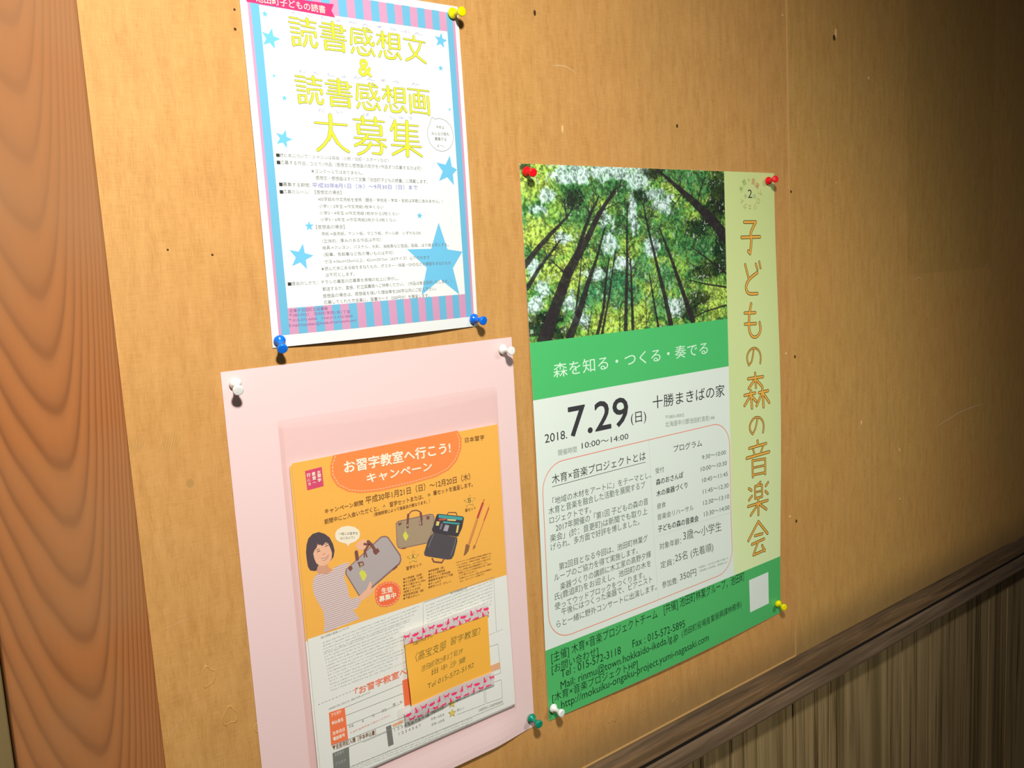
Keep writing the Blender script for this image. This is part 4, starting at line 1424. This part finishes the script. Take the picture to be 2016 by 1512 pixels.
def forest():
    nu, nv = 520, 294
    uu, vv = np.meshgrid(np.linspace(.05, 319.6, nu), np.linspace(.05, 180.5, nv))
    rng = np.random.default_rng(5)

    def vnoise(cell, seed):
        r = np.random.default_rng(seed)
        gu, gv = int(320 / cell) + 3, int(181 / cell) + 3
        g = r.random((gv, gu))
        x, y = uu / cell, vv / cell
        xi, yi = x.astype(int), y.astype(int)
        fx, fy = x - xi, y - yi
        fx, fy = fx * fx * (3 - 2 * fx), fy * fy * (3 - 2 * fy)
        return (g[yi, xi] * (1 - fx) + g[yi, xi + 1] * fx) * (1 - fy) + (g[yi + 1, xi] * (1 - fx) + g[yi + 1, xi + 1] * fx) * fy
    f1 = .5 * vnoise(22, 1) + .3 * vnoise(11, 2) + .2 * vnoise(5, 3)
    f2 = .4 * vnoise(4.5, 4) + .35 * vnoise(2.4, 5) + .25 * vnoise(1.3, 6)
    f3 = .5 * vnoise(3.2, 7) + .5 * vnoise(1.5, 8)
    f4 = .6 * vnoise(8, 9) + .4 * vnoise(3, 10)
    S = lambda h: np.array(lin(h))
    L = lambda a, b, t: a + (b - a) * t[..., None]
    sm = lambda a, b, x: (lambda t: t * t * (3 - 2 * t))(np.clip((x - a) / (b - a), 0, 1))
    img = L(S('#8fc04e'), S('#4f8f42'), sm(.35, .65, f1))
    img = L(img, S('#c7dd62'), sm(.52, .7, f4) * .6)
    cols = {'s': S('#cdf0e0'), 'y': S('#b8d455'), 'g': S('#3f7f45'), 'e': S('#3f8a58'), 'd': S('#101d17')}
    for kind in 'ygesd':
        for k, u, v, ru, rv in D['BLOB']:
            if k != kind:
                continue
            d = np.sqrt(((uu - u) / (ru * 1.15)) ** 2 + ((vv - v) / (rv * 1.15)) ** 2)
            wgt = 1 - d
            if kind == 's':
                t = sm(-.22, .34, wgt * .9 + (f2 - .5) * .75 + (f4 - .5) * 1.0 - .12)
                img = L(img, cols[kind], t * .92)
            elif kind == 'd':
                t = sm(-.05, .35, wgt + (f2 - .5) * 1.3)
                img = L(img, cols[kind], t * .88)
            else:
                t = sm(-.1, .3, wgt * .8 + (f2 - .5) * .9 + (f4 - .5) * .5)
                img = L(img, cols[kind], t * .75)
    img *= (.45 + .92 * sm(.3, .7, f3))[..., None]
    img = L(img, S('#eaffd8'), sm(.66, .8, f2) * .45)
    img = L(img, S('#132016'), sm(.40, .27, f2) * .55)

    def capsule(a, b, wa, wb, col, alpha, edge=.45):
        u0, u1 = min(a[0], b[0]) - wa - 1, max(a[0], b[0]) + wa + 1
        v0, v1 = min(a[1], b[1]) - wa - 1, max(a[1], b[1]) + wa + 1
        i0, i1 = max(0, int(u0 / 319.6 * nu) - 1), min(nu, int(u1 / 319.6 * nu) + 2)
        j0, j1 = max(0, int(v0 / 180.5 * nv) - 1), min(nv, int(v1 / 180.5 * nv) + 2)
        if i0 >= i1 or j0 >= j1:
            return
        x, y = uu[j0:j1, i0:i1] - a[0], vv[j0:j1, i0:i1] - a[1]
        dx, dy = b[0] - a[0], b[1] - a[1]
        t = np.clip((x * dx + y * dy) / (dx * dx + dy * dy + 1e-9), 0, 1)
        d = np.hypot(x - t * dx, y - t * dy)
        w_ = (wa + (wb - wa) * t) / 2
        al = np.clip((w_ - d) / edge + .5, 0, 1) * alpha
        cc = np.array(col)[None, None, :] * (1.05 + .7 * (f3[j0:j1, i0:i1] - .5))[..., None]
        img[j0:j1, i0:i1] = img[j0:j1, i0:i1] * (1 - al[..., None]) + cc * al[..., None]
    dark = S('#2b2526')
    # twigs
    for r in D['TRUNK']:
        n = len(r) // 3
        for k in range(n - 1):
            a, b = r[3 * k:3 * k + 3], r[3 * k + 3:3 * k + 6]
            for q in range(8 if k >= n // 3 else 2):
                t = rng.random()
                u, v = a[0] + (b[0] - a[0]) * t, a[1] + (b[1] - a[1]) * t
                d = math.atan2(b[1] - a[1], b[0] - a[0]) + rng.choice([-1, 1]) * rng.uniform(.35, 1.2)
                ln = rng.uniform(4, 9)
                wd = rng.uniform(.7, 1.35)
                for s_ in range(5):
                    u2, v2 = u + ln * math.cos(d) * .6, v + ln * math.sin(d) * .6
                    capsule((u, v), (u2, v2), wd, wd * .8, dark, .85)
                    if rng.random() < .7:
                        d3 = d + rng.choice([-1, 1]) * rng.uniform(.4, .9)
                        capsule((u2, v2), (u2 + ln * .5 * math.cos(d3), v2 + ln * .5 * math.sin(d3)), wd * .6, wd * .45, dark, .75)
                    u, v = u2, v2
                    d += rng.uniform(-.35, .35)
                    wd *= .8
    for r in D['TRUNK']:
        for k in range(len(r) // 3 - 1):
            a, b = r[3 * k:3 * k + 3], r[3 * k + 3:3 * k + 6]
            capsule(a[:2], b[:2], a[2], b[2], dark, .96)
    img = np.clip(img * KC, 0.004, .9)
    verts = [PC.p(u, v, .07) for u, v in zip(uu.ravel(), vv.ravel())]
    idx = np.arange(nu * nv).reshape(nv, nu)
    faces = np.stack([idx[:-1, :-1], idx[1:, :-1], idx[1:, 1:], idx[:-1, 1:]], -1).reshape(-1, 4).tolist()
    m, nt, b = new_mat('forest_print')
    at = N(nt, 'ShaderNodeAttribute'); at.attribute_name = 'print_colour'
    nt.links.new(at.outputs['Color'], b.inputs['Base Color'])
    b.inputs['Roughness'].default_value = .42
    o = link_mesh('forest_photograph', verts, faces, m, C)
    ca = o.data.color_attributes.new('print_colour', 'FLOAT_COLOR', 'POINT')
    rgba = np.ones((nu * nv, 4), dtype=np.float32)
    rgba[:, :3] = img.reshape(-1, 3)
    ca.data.foreach_set('color', rgba.ravel())
    return o


forest()
texts('cwhite', .0).build('subtitle_lettering', flat('ink_white_green', '#d9f5d8', KC, .42, .4), PC, C, .12)
texts('cblack').build('heading_lettering', flat('ink_black_gloss', '#2f3130', KC, .42, .4), PC, C, .1)
texts('cbig', .012).build('date_numerals', flat('ink_charcoal', '#3c3c3e', KC, .42, .4), PC, C, .1)
texts('cdark').build('programme_lettering', flat('ink_dark_green_grey', '#5f6b62', KC, .42, .4), PC, C, .1)
texts('cbold', .014).build('bold_lettering', flat('ink_near_black', '#3c443e', KC, .42, .4), PC, C, .1)
texts('cgrey').build('address_lettering', flat('ink_mid_grey', '#8d978c', KC, .42, .4), PC, C, .1)
texts('cfoot').build('contact_lettering', flat('ink_deep_green', '#173a22', KC, .42, .4), PC, C, .12)
m_v1 = flat('ink_brown_line', '#4a3b1c', KC, .42, .4)
m_v2 = flat('ink_orange', '#efb04a', KC, .42, .4)
chars = []                       # strokes gathered into the nine characters of the title
for r in sorted(D['vtitle'], key=lambda q: min(q[2::2])):
    lo, hi = min(r[2::2]), max(r[2::2])
    if chars and lo < chars[-1][0] + 3.5:
        chars[-1][0] = max(hi, chars[-1][0])
        chars[-1][1].append(r)
    else:
        chars.append([hi, [r]])
for hi, rows in chars:
    L1, L2 = Ink(32), Ink(32)
    for r in rows:
        L1.stroke(smooth_line(pairs(r[1:])), r[0], grow=.0)
        L2.stroke(smooth_line(pairs(r[1:])), r[0], grow=-.85)
    ch = L2.build('title_character', m_v2, PC, C, .16)
    L1.build('outline', m_v1, PC, ch, .1)
for key, hx in (('clgreen', '#6f9a4e'), ('clred', '#c0604a'), ('clbrown', '#a99a52')):
    ink = Ink()
    for k, ch, u, v, rot in D['LOGO']:
        if k == key:
            put_glyph(ink, ch, u, v, 8.6, rot)
    ink.build('ring_lettering', flat('ink_' + key, hx, KC, .42, .4), PC, C, .1)
# rounded frame and rules
ink = Ink()
x0, y0, x1, y1, r = 6.6, 310.3, 317.8, 506.0, 30.0
pts = []
for cx, cy, a0 in ((x1 - r, y0 + r, -90), (x1 - r, y1 - r, 0), (x0 + r, y1 - r, 90), (x0 + r, y0 + r, 180)):
    for i in range(9):
        a = math.radians(a0 + i * 90 / 8)
        pts.append((cx + r * math.cos(a), cy + r * math.sin(a)))
pts.append(pts[0])
ink.stroke(pts, .95, True)
ink.build('rounded_frame', flat('ink_coral', '#ef8d74', KC, .42, .4), PC, C, .1)
ink = Ink()
ink.stroke([(171.4, 311), (176.2, 505.5)], .3, False)
ink.stroke([(176.6, 428.6), (316.8, 429.2)], .3, False)
ink.build('divider_lines', flat('ink_pale_line', '#c3ccc0', KC, .42, .4), PC, C, .09)
ink = Ink(); ink.stroke([(19.8, 336.0), (164.9, 335.6)], .6, False)
ink.build('underline', flat('ink_line_dark', '#4a4f4a', KC, .42, .4), PC, C, .1)
ink = Ink(); ink.rect(349.8, 528.8, 392.5, 573.2)
ink.build('blank_square', m_paperC, PC, C, .11)

# ---------- pink backing sheet, clear pocket, flyers
zB = lambda u, v: .8 + 3.0 * math.sin(math.pi * max(0, min(1, v / 420))) * math.sin(math.pi * u / 297) * .5 + 5.0 * ss(380, 420, v) * ss(0, 60, 297 - u)
PB = Page(-45.3, -312.6, 297.4, 420.5, .0035, zB)
m_pink = flat('pink_card', '#fbd9d4', .88, .75)
B = PB.sheet('pink_sheet', m_pink)
tag(B, 'large plain pink paper sheet pinned up behind a clear pocket of flyers', 'paper')

FX, FY, FZ = 5.8, -396.5, 5.0
zF = lambda u, v: FZ + 1.5 * ss(180, 297, v)
PF = Page(FX, FY, 219.0, 297.0, 0, zF)


def flyer_sheet(dx, dy, dz):
    """outline of a flyer with its clipped top corners"""
    pg = Page(FX + dx, FY + dy, 219, 297, 0, lambda u, v: zF(u, v) + dz)
    return pg


m_paperF = flat('flyer_paper', '#e6eae0', 1.06, .55)
m_forange = flat('flyer_orange', '#fcb84a', KF, .5)


def flyer(pg, label, detail):
    root = pg.sheet('calligraphy_flyer', m_paperF, th=.12)
    tag(root, label, 'flyer')
    ink = Ink()
    # orange upper half, ending on the rounded right corner as in the print
    ink.rect(0.05, 0.05, 219 - .05, 157.2, 7)
    ink.build('orange_ground', m_forange, pg, root, .04)
    return root


f3 = flyer_sheet(-1.6, -2.2, -1.3)
f2 = flyer_sheet(1.0, -1.2, -.7)
o3 = flyer(f3, 'rearmost flyer of the stack, its lower edge showing below the front flyer', False)
o2 = flyer(f2, 'middle flyer of the stack, a sliver showing at the lower right corner', False)
F = flyer(PF, 'front orange and white calligraphy class flyer showing a girl with a briefcase', True)

FC = {'orange': '#ff8c40', 'crimson': '#d6436a', 'hair': '#4d4147', 'skin': '#f0bb96', 'skin2': '#d89f7c', 'cream': '#f5ecd0', 'lip': '#b0524a', 'rim': '#8a6a68', 'bag': '#b3aaa6', 'bag2': '#b59a90', 'bag3': '#a89474', 'leather': '#7d4b40', 'lime': '#d8dc50', 'red2': '#ff6e3c', 'black': '#37343a', 'charcoal': '#4c484d', 'teal': '#3fa3a0', 'redb': '#c65040', 'crim2': '#b8402f', 'pinkish': '#e59a90', 'yel': '#e6cf70', 'grey': '#a9a5ab', 'grey2': '#77737c', 'wood': '#d8934f', 'woodd': '#b97838', 'wood2': '#d08845', 'tip': '#8f6238', 'tip2': '#a8653c', 'starf': '#fdc554', 'olive': '#b09038', 'star2': '#e6cf62', 'formo': '#ff7a45', 'formg': '#787c74', 'formt': '#e9b184', 'line': '#a7ada4', 'dashgrey': '#9fa69c', 'dashcream': '#ffe2b8', 'shirt': '#e5d2c8'}
FM = {k: flat('flyer_' + k, v, KF, .5) for k, v in FC.items()}
ORD = ['starf', 'orange', 'crimson', 'red2', 'formo', 'formg', 'formt', 'star2']
DARKLIFT = {'girl_picture': .1}


def poly_ink(rows):
    i = Ink()
    for r in rows:
        i.poly(pairs(r[1:]))
    return i


# drawing order follows the list; every later shape lies a hair above the earlier ones
lift = .08
seq = [('P', r) for r in D['FPOLY']]
shirt = D['SHIRT'][0]
names = {'hair': 'hair_print', 'skin': 'skin_print', 'skin2': 'neck_print', 'orange': 'headline_blob', 'crimson': 'red_seal', 'lime': 'luggage_tag_print', 'red2': 'round_badge'}
# shirt first
i_ = Ink(); i_.poly(pairs(shirt[1:]))
i_.build('shirt_print', FM['shirt'], PF, F, .09)
st = Ink()
poly = pairs(shirt[1:])
vmin, vmax = min(p[1] for p in poly), max(p[1] for p in poly)
v = vmin
slope = -.02
while v < vmax + 4:
    xs = []
    for (a, b) in zip(poly, poly[1:] + poly[:1]):
        fa, fb = a[1] - slope * a[0] - v, b[1] - slope * b[0] - v
        if fa * fb < 0:
            t = fa / (fa - fb)
            xs.append(a[0] + (b[0] - a[0]) * t)
    xs.sort()
    for k in range(0, len(xs) - 1, 2):
        st.stroke([(xs[k], v + slope * xs[k]), (xs[k + 1], v + slope * xs[k + 1])], .75, False)
    v += 1.9
st.build('shirt_stripes', flat('flyer_stripe', '#b9a3a6', KF, .5), PF, F, .12)
L0 = .14
dl = .004
for n_, r in enumerate(D['FPOLY']):
    i_ = Ink(); i_.poly(pairs(r[1:]))
    # overlapping picture pieces are stacked in drawing order
    i_.build(names.get(r[0], 'printed_shape'), FM[r[0]], PF, F, L0 + dl * n_)
top = L0 + dl * len(D['FPOLY'])


def dashed(ink, pts, w, on, off):
    acc, pen = 0.0, True
    cur = [pts[0]]
    for a, b in zip(pts[:-1], pts[1:]):
        d = math.hypot(b[0] - a[0], b[1] - a[1])
        pos = 0.0
        while pos < d:
            need = (on if pen else off) - acc
            step = min(need, d - pos)
            pos += step; acc += step
            q = (a[0] + (b[0] - a[0]) * pos / d, a[1] + (b[1] - a[1]) * pos / d)
            if pen:
                cur.append(q)
            if acc >= (on if pen else off) - 1e-9:
                if pen and len(cur) > 1:
                    ink.stroke(cur, w, False)
                pen = not pen; acc = 0.0; cur = [q]


under = ('rim',)
groups = {}
for r in D['FSTROKE']:
    groups.setdefault(r[0], []).append(r)
for gi, (k, rows) in enumerate(groups.items()):
    i_ = Ink()
    for r in rows:
        if k == 'dashcream':
            dashed(i_, pairs(r[2:]), .55, 2.0, 1.2)
        elif k == 'dashgrey':
            dashed(i_, pairs(r[2:]), .3, 2.0, 1.4)
        elif k in ('line', 'olive'):
            i_.stroke(pairs(r[2:]), .32, False)
        else:
            i_.stroke(pairs(r[2:]), r[1], k not in ('yel', 'teal', 'redb'))
    i_.build('printed_line', FM[k], PF, F, top + .008 * gi)
top += .008 * len(groups) + .02
texts('fwhite', .028).build('headline_lettering', flat('flyer_cream_ink', '#fff2d6', KF, .5), PF, F, top)
texts('fdark', .006).build('campaign_lettering', flat('flyer_brown_ink', '#80561f', KF, .5), PF, F, top)
texts('forange', .02).build('form_heading_lettering', flat('flyer_orange_ink', '#ff8a66', KF, .5), PF, F, top)
texts('fgrey').build('form_lettering', flat('flyer_grey_ink', '#9aa197', KF, .5), PF, F, top)
texts('fgrey2').build('form_label_lettering', flat('flyer_pale_ink', '#b9bdb4', KF, .5), PF, F, top)
texts('fred').build('notice_lettering', flat('flyer_red_ink', '#f09a8c', KF, .5), PF, F, top)
# small print too fine to read: broken strokes in rows
i_ = Ink()
rs = random.Random(3)
for (u0, v0, u1, v1) in D['TINY']:
    u = u0
    while u < u1:
        t = (u - u0) / (u1 - u0)
        v = v0 + (v1 - v0) * t
        wd = rs.uniform(.5, 1.3)
        for q in range(rs.choice((1, 2, 2, 3))):
            vv = v - rs.uniform(.1, 1.3)
            i_.poly([(u, vv), (u + wd, vv), (u + wd, vv + .16), (u, vv + .16)])
        i_.poly([(u + wd * .5, v), (u + wd * .5 + .16, v), (u + wd * .5 + .16, v - 1.2), (u + wd * .5, v - 1.2)])
        u += wd + rs.choice((.25, .3, .3, 1.2))
i_.build('small_print', flat('flyer_small_print', '#b3bab0', KF, .5), PF, F, top)
# specks over the orange ground
i_, j_ = Ink(), Ink()
for _ in range(260):
    u, v = rs.uniform(3, 216), rs.uniform(3, 150)
    k = rs.random()
    (i_ if k < .5 else j_).poly([(u, v - .55), (u + .35, v), (u, v + .55), (u - .35, v)])
i_.build('dark_specks', flat('flyer_speck_dark', '#e09a35', KF, .5), PF, F, .07)
j_.build('light_specks', flat('flyer_speck_light', '#ffd070', KF, .5), PF, F, .07)

# clear plastic pocket
m_clear = bpy.data.materials.new('clear_plastic')
m_clear.use_nodes = True
nt = m_clear.node_tree
nt.nodes.clear()
out = N(nt, 'ShaderNodeOutputMaterial')
tr = N(nt, 'ShaderNodeBsdfTransparent'); tr.inputs[0].default_value = (.99, .968, .962, 1)
gl = N(nt, 'ShaderNodeBsdfPrincipled'); gl.inputs['Base Color'].default_value = (.9, .75, .73, 1); gl.inputs['Roughness'].default_value = .35
mx = N(nt, 'ShaderNodeMixShader'); mx.inputs[0].default_value = .03
nt.links.new(tr.outputs[0], mx.inputs[1]); nt.links.new(gl.outputs[0], mx.inputs[2]); nt.links.new(mx.outputs[0], out.inputs[0])
zPk = lambda u, v: 6.6 + 6.5 * math.sin(math.pi * max(0, min(1, u / 230))) * ss(50, 0, v) + 1.5 * ss(210, 330, v) - 3.2 * (ss(5, 0, u) + ss(225, 230, u))
PK = Page(-2.2, -361.5, 230, 338, 0, zPk)
pocket = PK.sheet('clear_pocket', m_clear, step=4, film=True)
tag(pocket, 'clear plastic pocket holding the orange flyers, stuck on the pink sheet', 'pocket')
back = Page(-2.2, -358.5, 230, 341, 0, lambda u, v: zB(min(297, u + 43), min(420, v + 46)) + 1.0)
back.sheet('back_leaf', m_clear, pocket, step=6, film=True)
# welded side seams
for u0, u1 in ((-.2, 3.0), (227.0, 230.2)):
    PK.sheet('welded_seam', m_clear, pocket, step=3, region=(u0, u1, 2, 338), lift=.25, film=True)

# ---------- sticky note with two strips of tape
zN = lambda u, v: 9.2 + 4.5 * (1 - max(0, min(1, u / 97))) ** 2 * ss(5, 65, v)
PN = Page(98.9, -584.6, 96.6, 65.4, -.006, zN)
note = PN.sheet('sticky_note', flat('note_orange', '#ffb845', .97, .6), th=.12, step=5)
tag(note, 'orange sticky note with handwritten lines taped over the lower half of the flyer', 'note')
texts('note', .0, .16, wobble=.24).build('handwriting', flat('pen_green_grey', '#8a7a3a', .8, .5), PN, note, .06)


def cat(kind):
    """outline of a small cat, unit height 1, origin at its feet"""
    if kind == 0:      # sitting, tail up
        return [[(-.32, 0), (.22, 0), (.3, .25), (.22, .5), (.16, .62), (.26, .72), (.28, .98), (.18, .86), (.06, .88), (-.02, 1.0), (-.06, .74), (-.12, .58), (-.3, .36)],
                [(-.3, .02), (-.52, .1), (-.62, .34), (-.55, .55), (-.47, .53), (-.52, .34), (-.44, .18), (-.28, .12)]]
    if kind == 1:      # walking
        return [[(-.5, 0), (-.4, 0), (-.36, .25), (.2, .27), (.26, 0), (.36, 0), (.4, .32), (.5, .42), (.68, .44), (.7, .58), (.62, .62), (.6, .78), (.5, .66), (.4, .68), (.36, .8), (.3, .6), (.2, .54), (-.42, .54), (-.6, .66), (-.66, .95), (-.74, .93), (-.7, .6), (-.52, .4)]]
    return [[(-.6, .1), (-.3, 0), (.3, 0), (.5, .12), (.66, .1), (.78, .26), (.7, .46), (.66, .6), (.58, .48), (.48, .5), (.42, .62), (.36, .42), (0, .5), (-.4, .42), (-.58, .3), (-.82, .42), (-.86, .36), (-.66, .2)]]


m_tape = bpy.data.materials.new('washi_tape')
m_tape.use_nodes = True
nt = m_tape.node_tree
b = nt.nodes['Principled BSDF']
b.inputs['Base Color'].default_value = (.86, .80, .76, 1)
b.inputs['Roughness'].default_value = .6
b.inputs['Alpha'].default_value = .52
m_cat = flat('cat_pink', '#ff3b74', .95, .6)


def tape(name, label, x0, y0, w, h, th, zf, seed):
    pg = Page(x0, y0, w, h, th, zf)
    t = pg.sheet(name, m_tape, th=.06, step=3.3)
    tag(t, label, 'tape', 'cat patterned tapes holding the sticky note')
    rr = random.Random(seed)
    ink = Ink()
    u, k = 3.0, seed
    while u < w - 2:
        for row in (0, 1):
            kind = (0, 1, 2)[(k + row * 2) % 3]
            sc = (6.2, 6.4, 6.0)[kind]
            cu, cv = u + row * 4.6, h * (.60 if row == 0 else 1.08)
            fl = -1 if rr.random() < .5 else 1
            for pl in cat(kind):
                pts = [(cu + fl * a * sc * .82, cv - b_ * sc) for a, b_ in pl]
                pts = [(max(.1, min(w - .1, a)), max(.1, min(h - .1, b_))) for a, b_ in pts]
                if max(p[0] for p in pts) - min(p[0] for p in pts) > .6:
                    ink.poly(pts)
        u += 9.3
        k += 1
    ink.build('cat_print', m_cat, pg, t, .05)
    return t


tape('patterned_tape', 'translucent tape with pink cats along the top edge of the sticky note', 98.0, -574.6, 99.0, 12.6, .008, lambda u, v: 10.0 + .3 * math.sin(u / 6.0), 1)
tape('patterned_tape', 'translucent tape with pink cats along the bottom edge of the sticky note', 90.2, -646.2, 108.0, 14.0, -.008, lambda u, v: 10.2 + 4.5 * ss(70, 0, u) + .8 * math.sin(v / 4.0) * ss(60, 0, u), 2)


# ---------- push pins
def push_pin(base, tip, hexcol, label):
    """base and tip in board millimetres; lathe of a collar, waist and grip"""
    b0, t0 = W(*base), W(*tip)
    ax = (t0 - b0).normalized()
    org = b0 - ax * .0032
    q = ax.to_track_quat('Z', 'Y')
    prof = [(0, 0), (3.6, .1), (4.8, .9), (5.05, 2.0), (4.7, 3.3), (3.6, 4.4), (2.7, 5.3), (2.25, 7.0), (2.3, 9.2), (2.8, 10.8), (3.6, 12.2), (4.15, 13.2), (4.35, 14.4), (4.3, 15.5), (3.8, 16.1), (3.3, 16.2), (0, 16.0)]
    n = 28
    vs, fs = [], []
    for (r, z) in prof:
        if r == 0:
            vs.append(org + q @ Vector((0, 0, z / 1000)))
        else:
            for i in range(n):
                a = 2 * math.pi * i / n
                vs.append(org + q @ Vector((r * math.cos(a) / 1000, r * math.sin(a) / 1000, z / 1000)))
    st = [0]
    for (r, z) in prof:
        st.append(st[-1] + (1 if r == 0 else n))
    for k in range(len(prof) - 1):
        a, b_ = st[k], st[k + 1]
        for i in range(n):
            j = (i + 1) % n
            if prof[k][0] == 0:
                fs.append((a, b_ + j, b_ + i))
            elif prof[k + 1][0] == 0:
                fs.append((a + i, a + j, b_))
            else:
                fs.append((a + i, a + j, b_ + j, b_ + i))
    m, nt, bs = new_mat('plastic_' + hexcol.strip('#'))
    c = lin(hexcol)
    bs.inputs['Base Color'].default_value = (*c, 1)
    bs.inputs['Roughness'].default_value = .22
    bs.inputs['Specular IOR Level'].default_value = .5
    bs.inputs['Subsurface Weight'].default_value = .15
    bs.inputs['Subsurface Scale'].default_value = .003
    o = link_mesh('push_pin', vs, fs, m, None, smooth=True)
    tag(o, label, 'push pin', 'push pins holding the sheets')
    nv_, nf = [], []
    for z in (-3.5, .2):
        for i in range(8):
            a = 2 * math.pi * i / 8
            r = .5 if z > 0 else .12
            nv_.append(org + q @ Vector((r * math.cos(a) / 1000, r * math.sin(a) / 1000, z / 1000)))
    for i in range(8):
        nf.append((i, (i + 1) % 8, 8 + (i + 1) % 8, 8 + i))
    nd = link_mesh('needle', nv_, nf, STEEL, o)
    return o


STEEL, nt, bs = new_mat('steel')
bs.inputs['Metallic'].default_value = 1
bs.inputs['Base Color'].default_value = (.7, .7, .7, 1)
bs.inputs['Roughness'].default_value = .3
PINS = [((5.4, -292.4), (2.5, -298.4), '#0f78ea', 'blue push pin at the lower left corner of the star poster'),
        ((205.3, -289.6), (207.0, -291.2), '#0f6fe0', 'blue push pin at the lower right corner of the star poster'),
        ((202.6, -5.4), (203.8, -6.8), '#f2e400', 'yellow push pin at the upper right corner of the star poster'),
        ((-35.4, -323.3), (-37.8, -327.3), '#f1f1ea', 'white push pin at the upper left corner of the pink sheet'),
        ((238.5, -322.8), (238.8, -323.7), '#f1f1ea', 'white push pin at the upper right corner of the pink sheet'),
        ((248.1, -719.9), (247.6, -721.2), '#0b8f6f', 'teal green push pin at the lower right corner of the pink sheet'),
        ((280.8, -147.6), (278.6, -149.9), '#ee1220', 'red push pin at the upper left corner of the forest poster'),
        ((679.1, -149.9), (676.0, -149.4), '#ee1220', 'red push pin at the upper right corner of the forest poster'),
        ((278.6, -719.8), (279.0, -720.5), '#eef2ec', 'white push pin at the lower left corner of the forest poster'),
        ((684.5, -718.7), (680.5, -718.8), '#f2e400', 'yellow push pin at the lower right corner of the forest poster')]
for (bx, by), (tx, ty), hx, lb in PINS:
    push_pin((bx, by, 5.0), (tx, ty, 16.0), hx, lb)

for o in SC.objects:
    n = o.name.split('.')[0]
    if n.endswith('_lettering') or n in ('small_print', 'dark_specks', 'light_specks', 'handwriting', 'cat_print', 'printed_line', 'shirt_stripes', 'bullet_squares', 'title_outline'):
        o['kind'] = 'stuff'
bpy.data.objects.remove(_fo)
bpy.data.curves.remove(_fc)
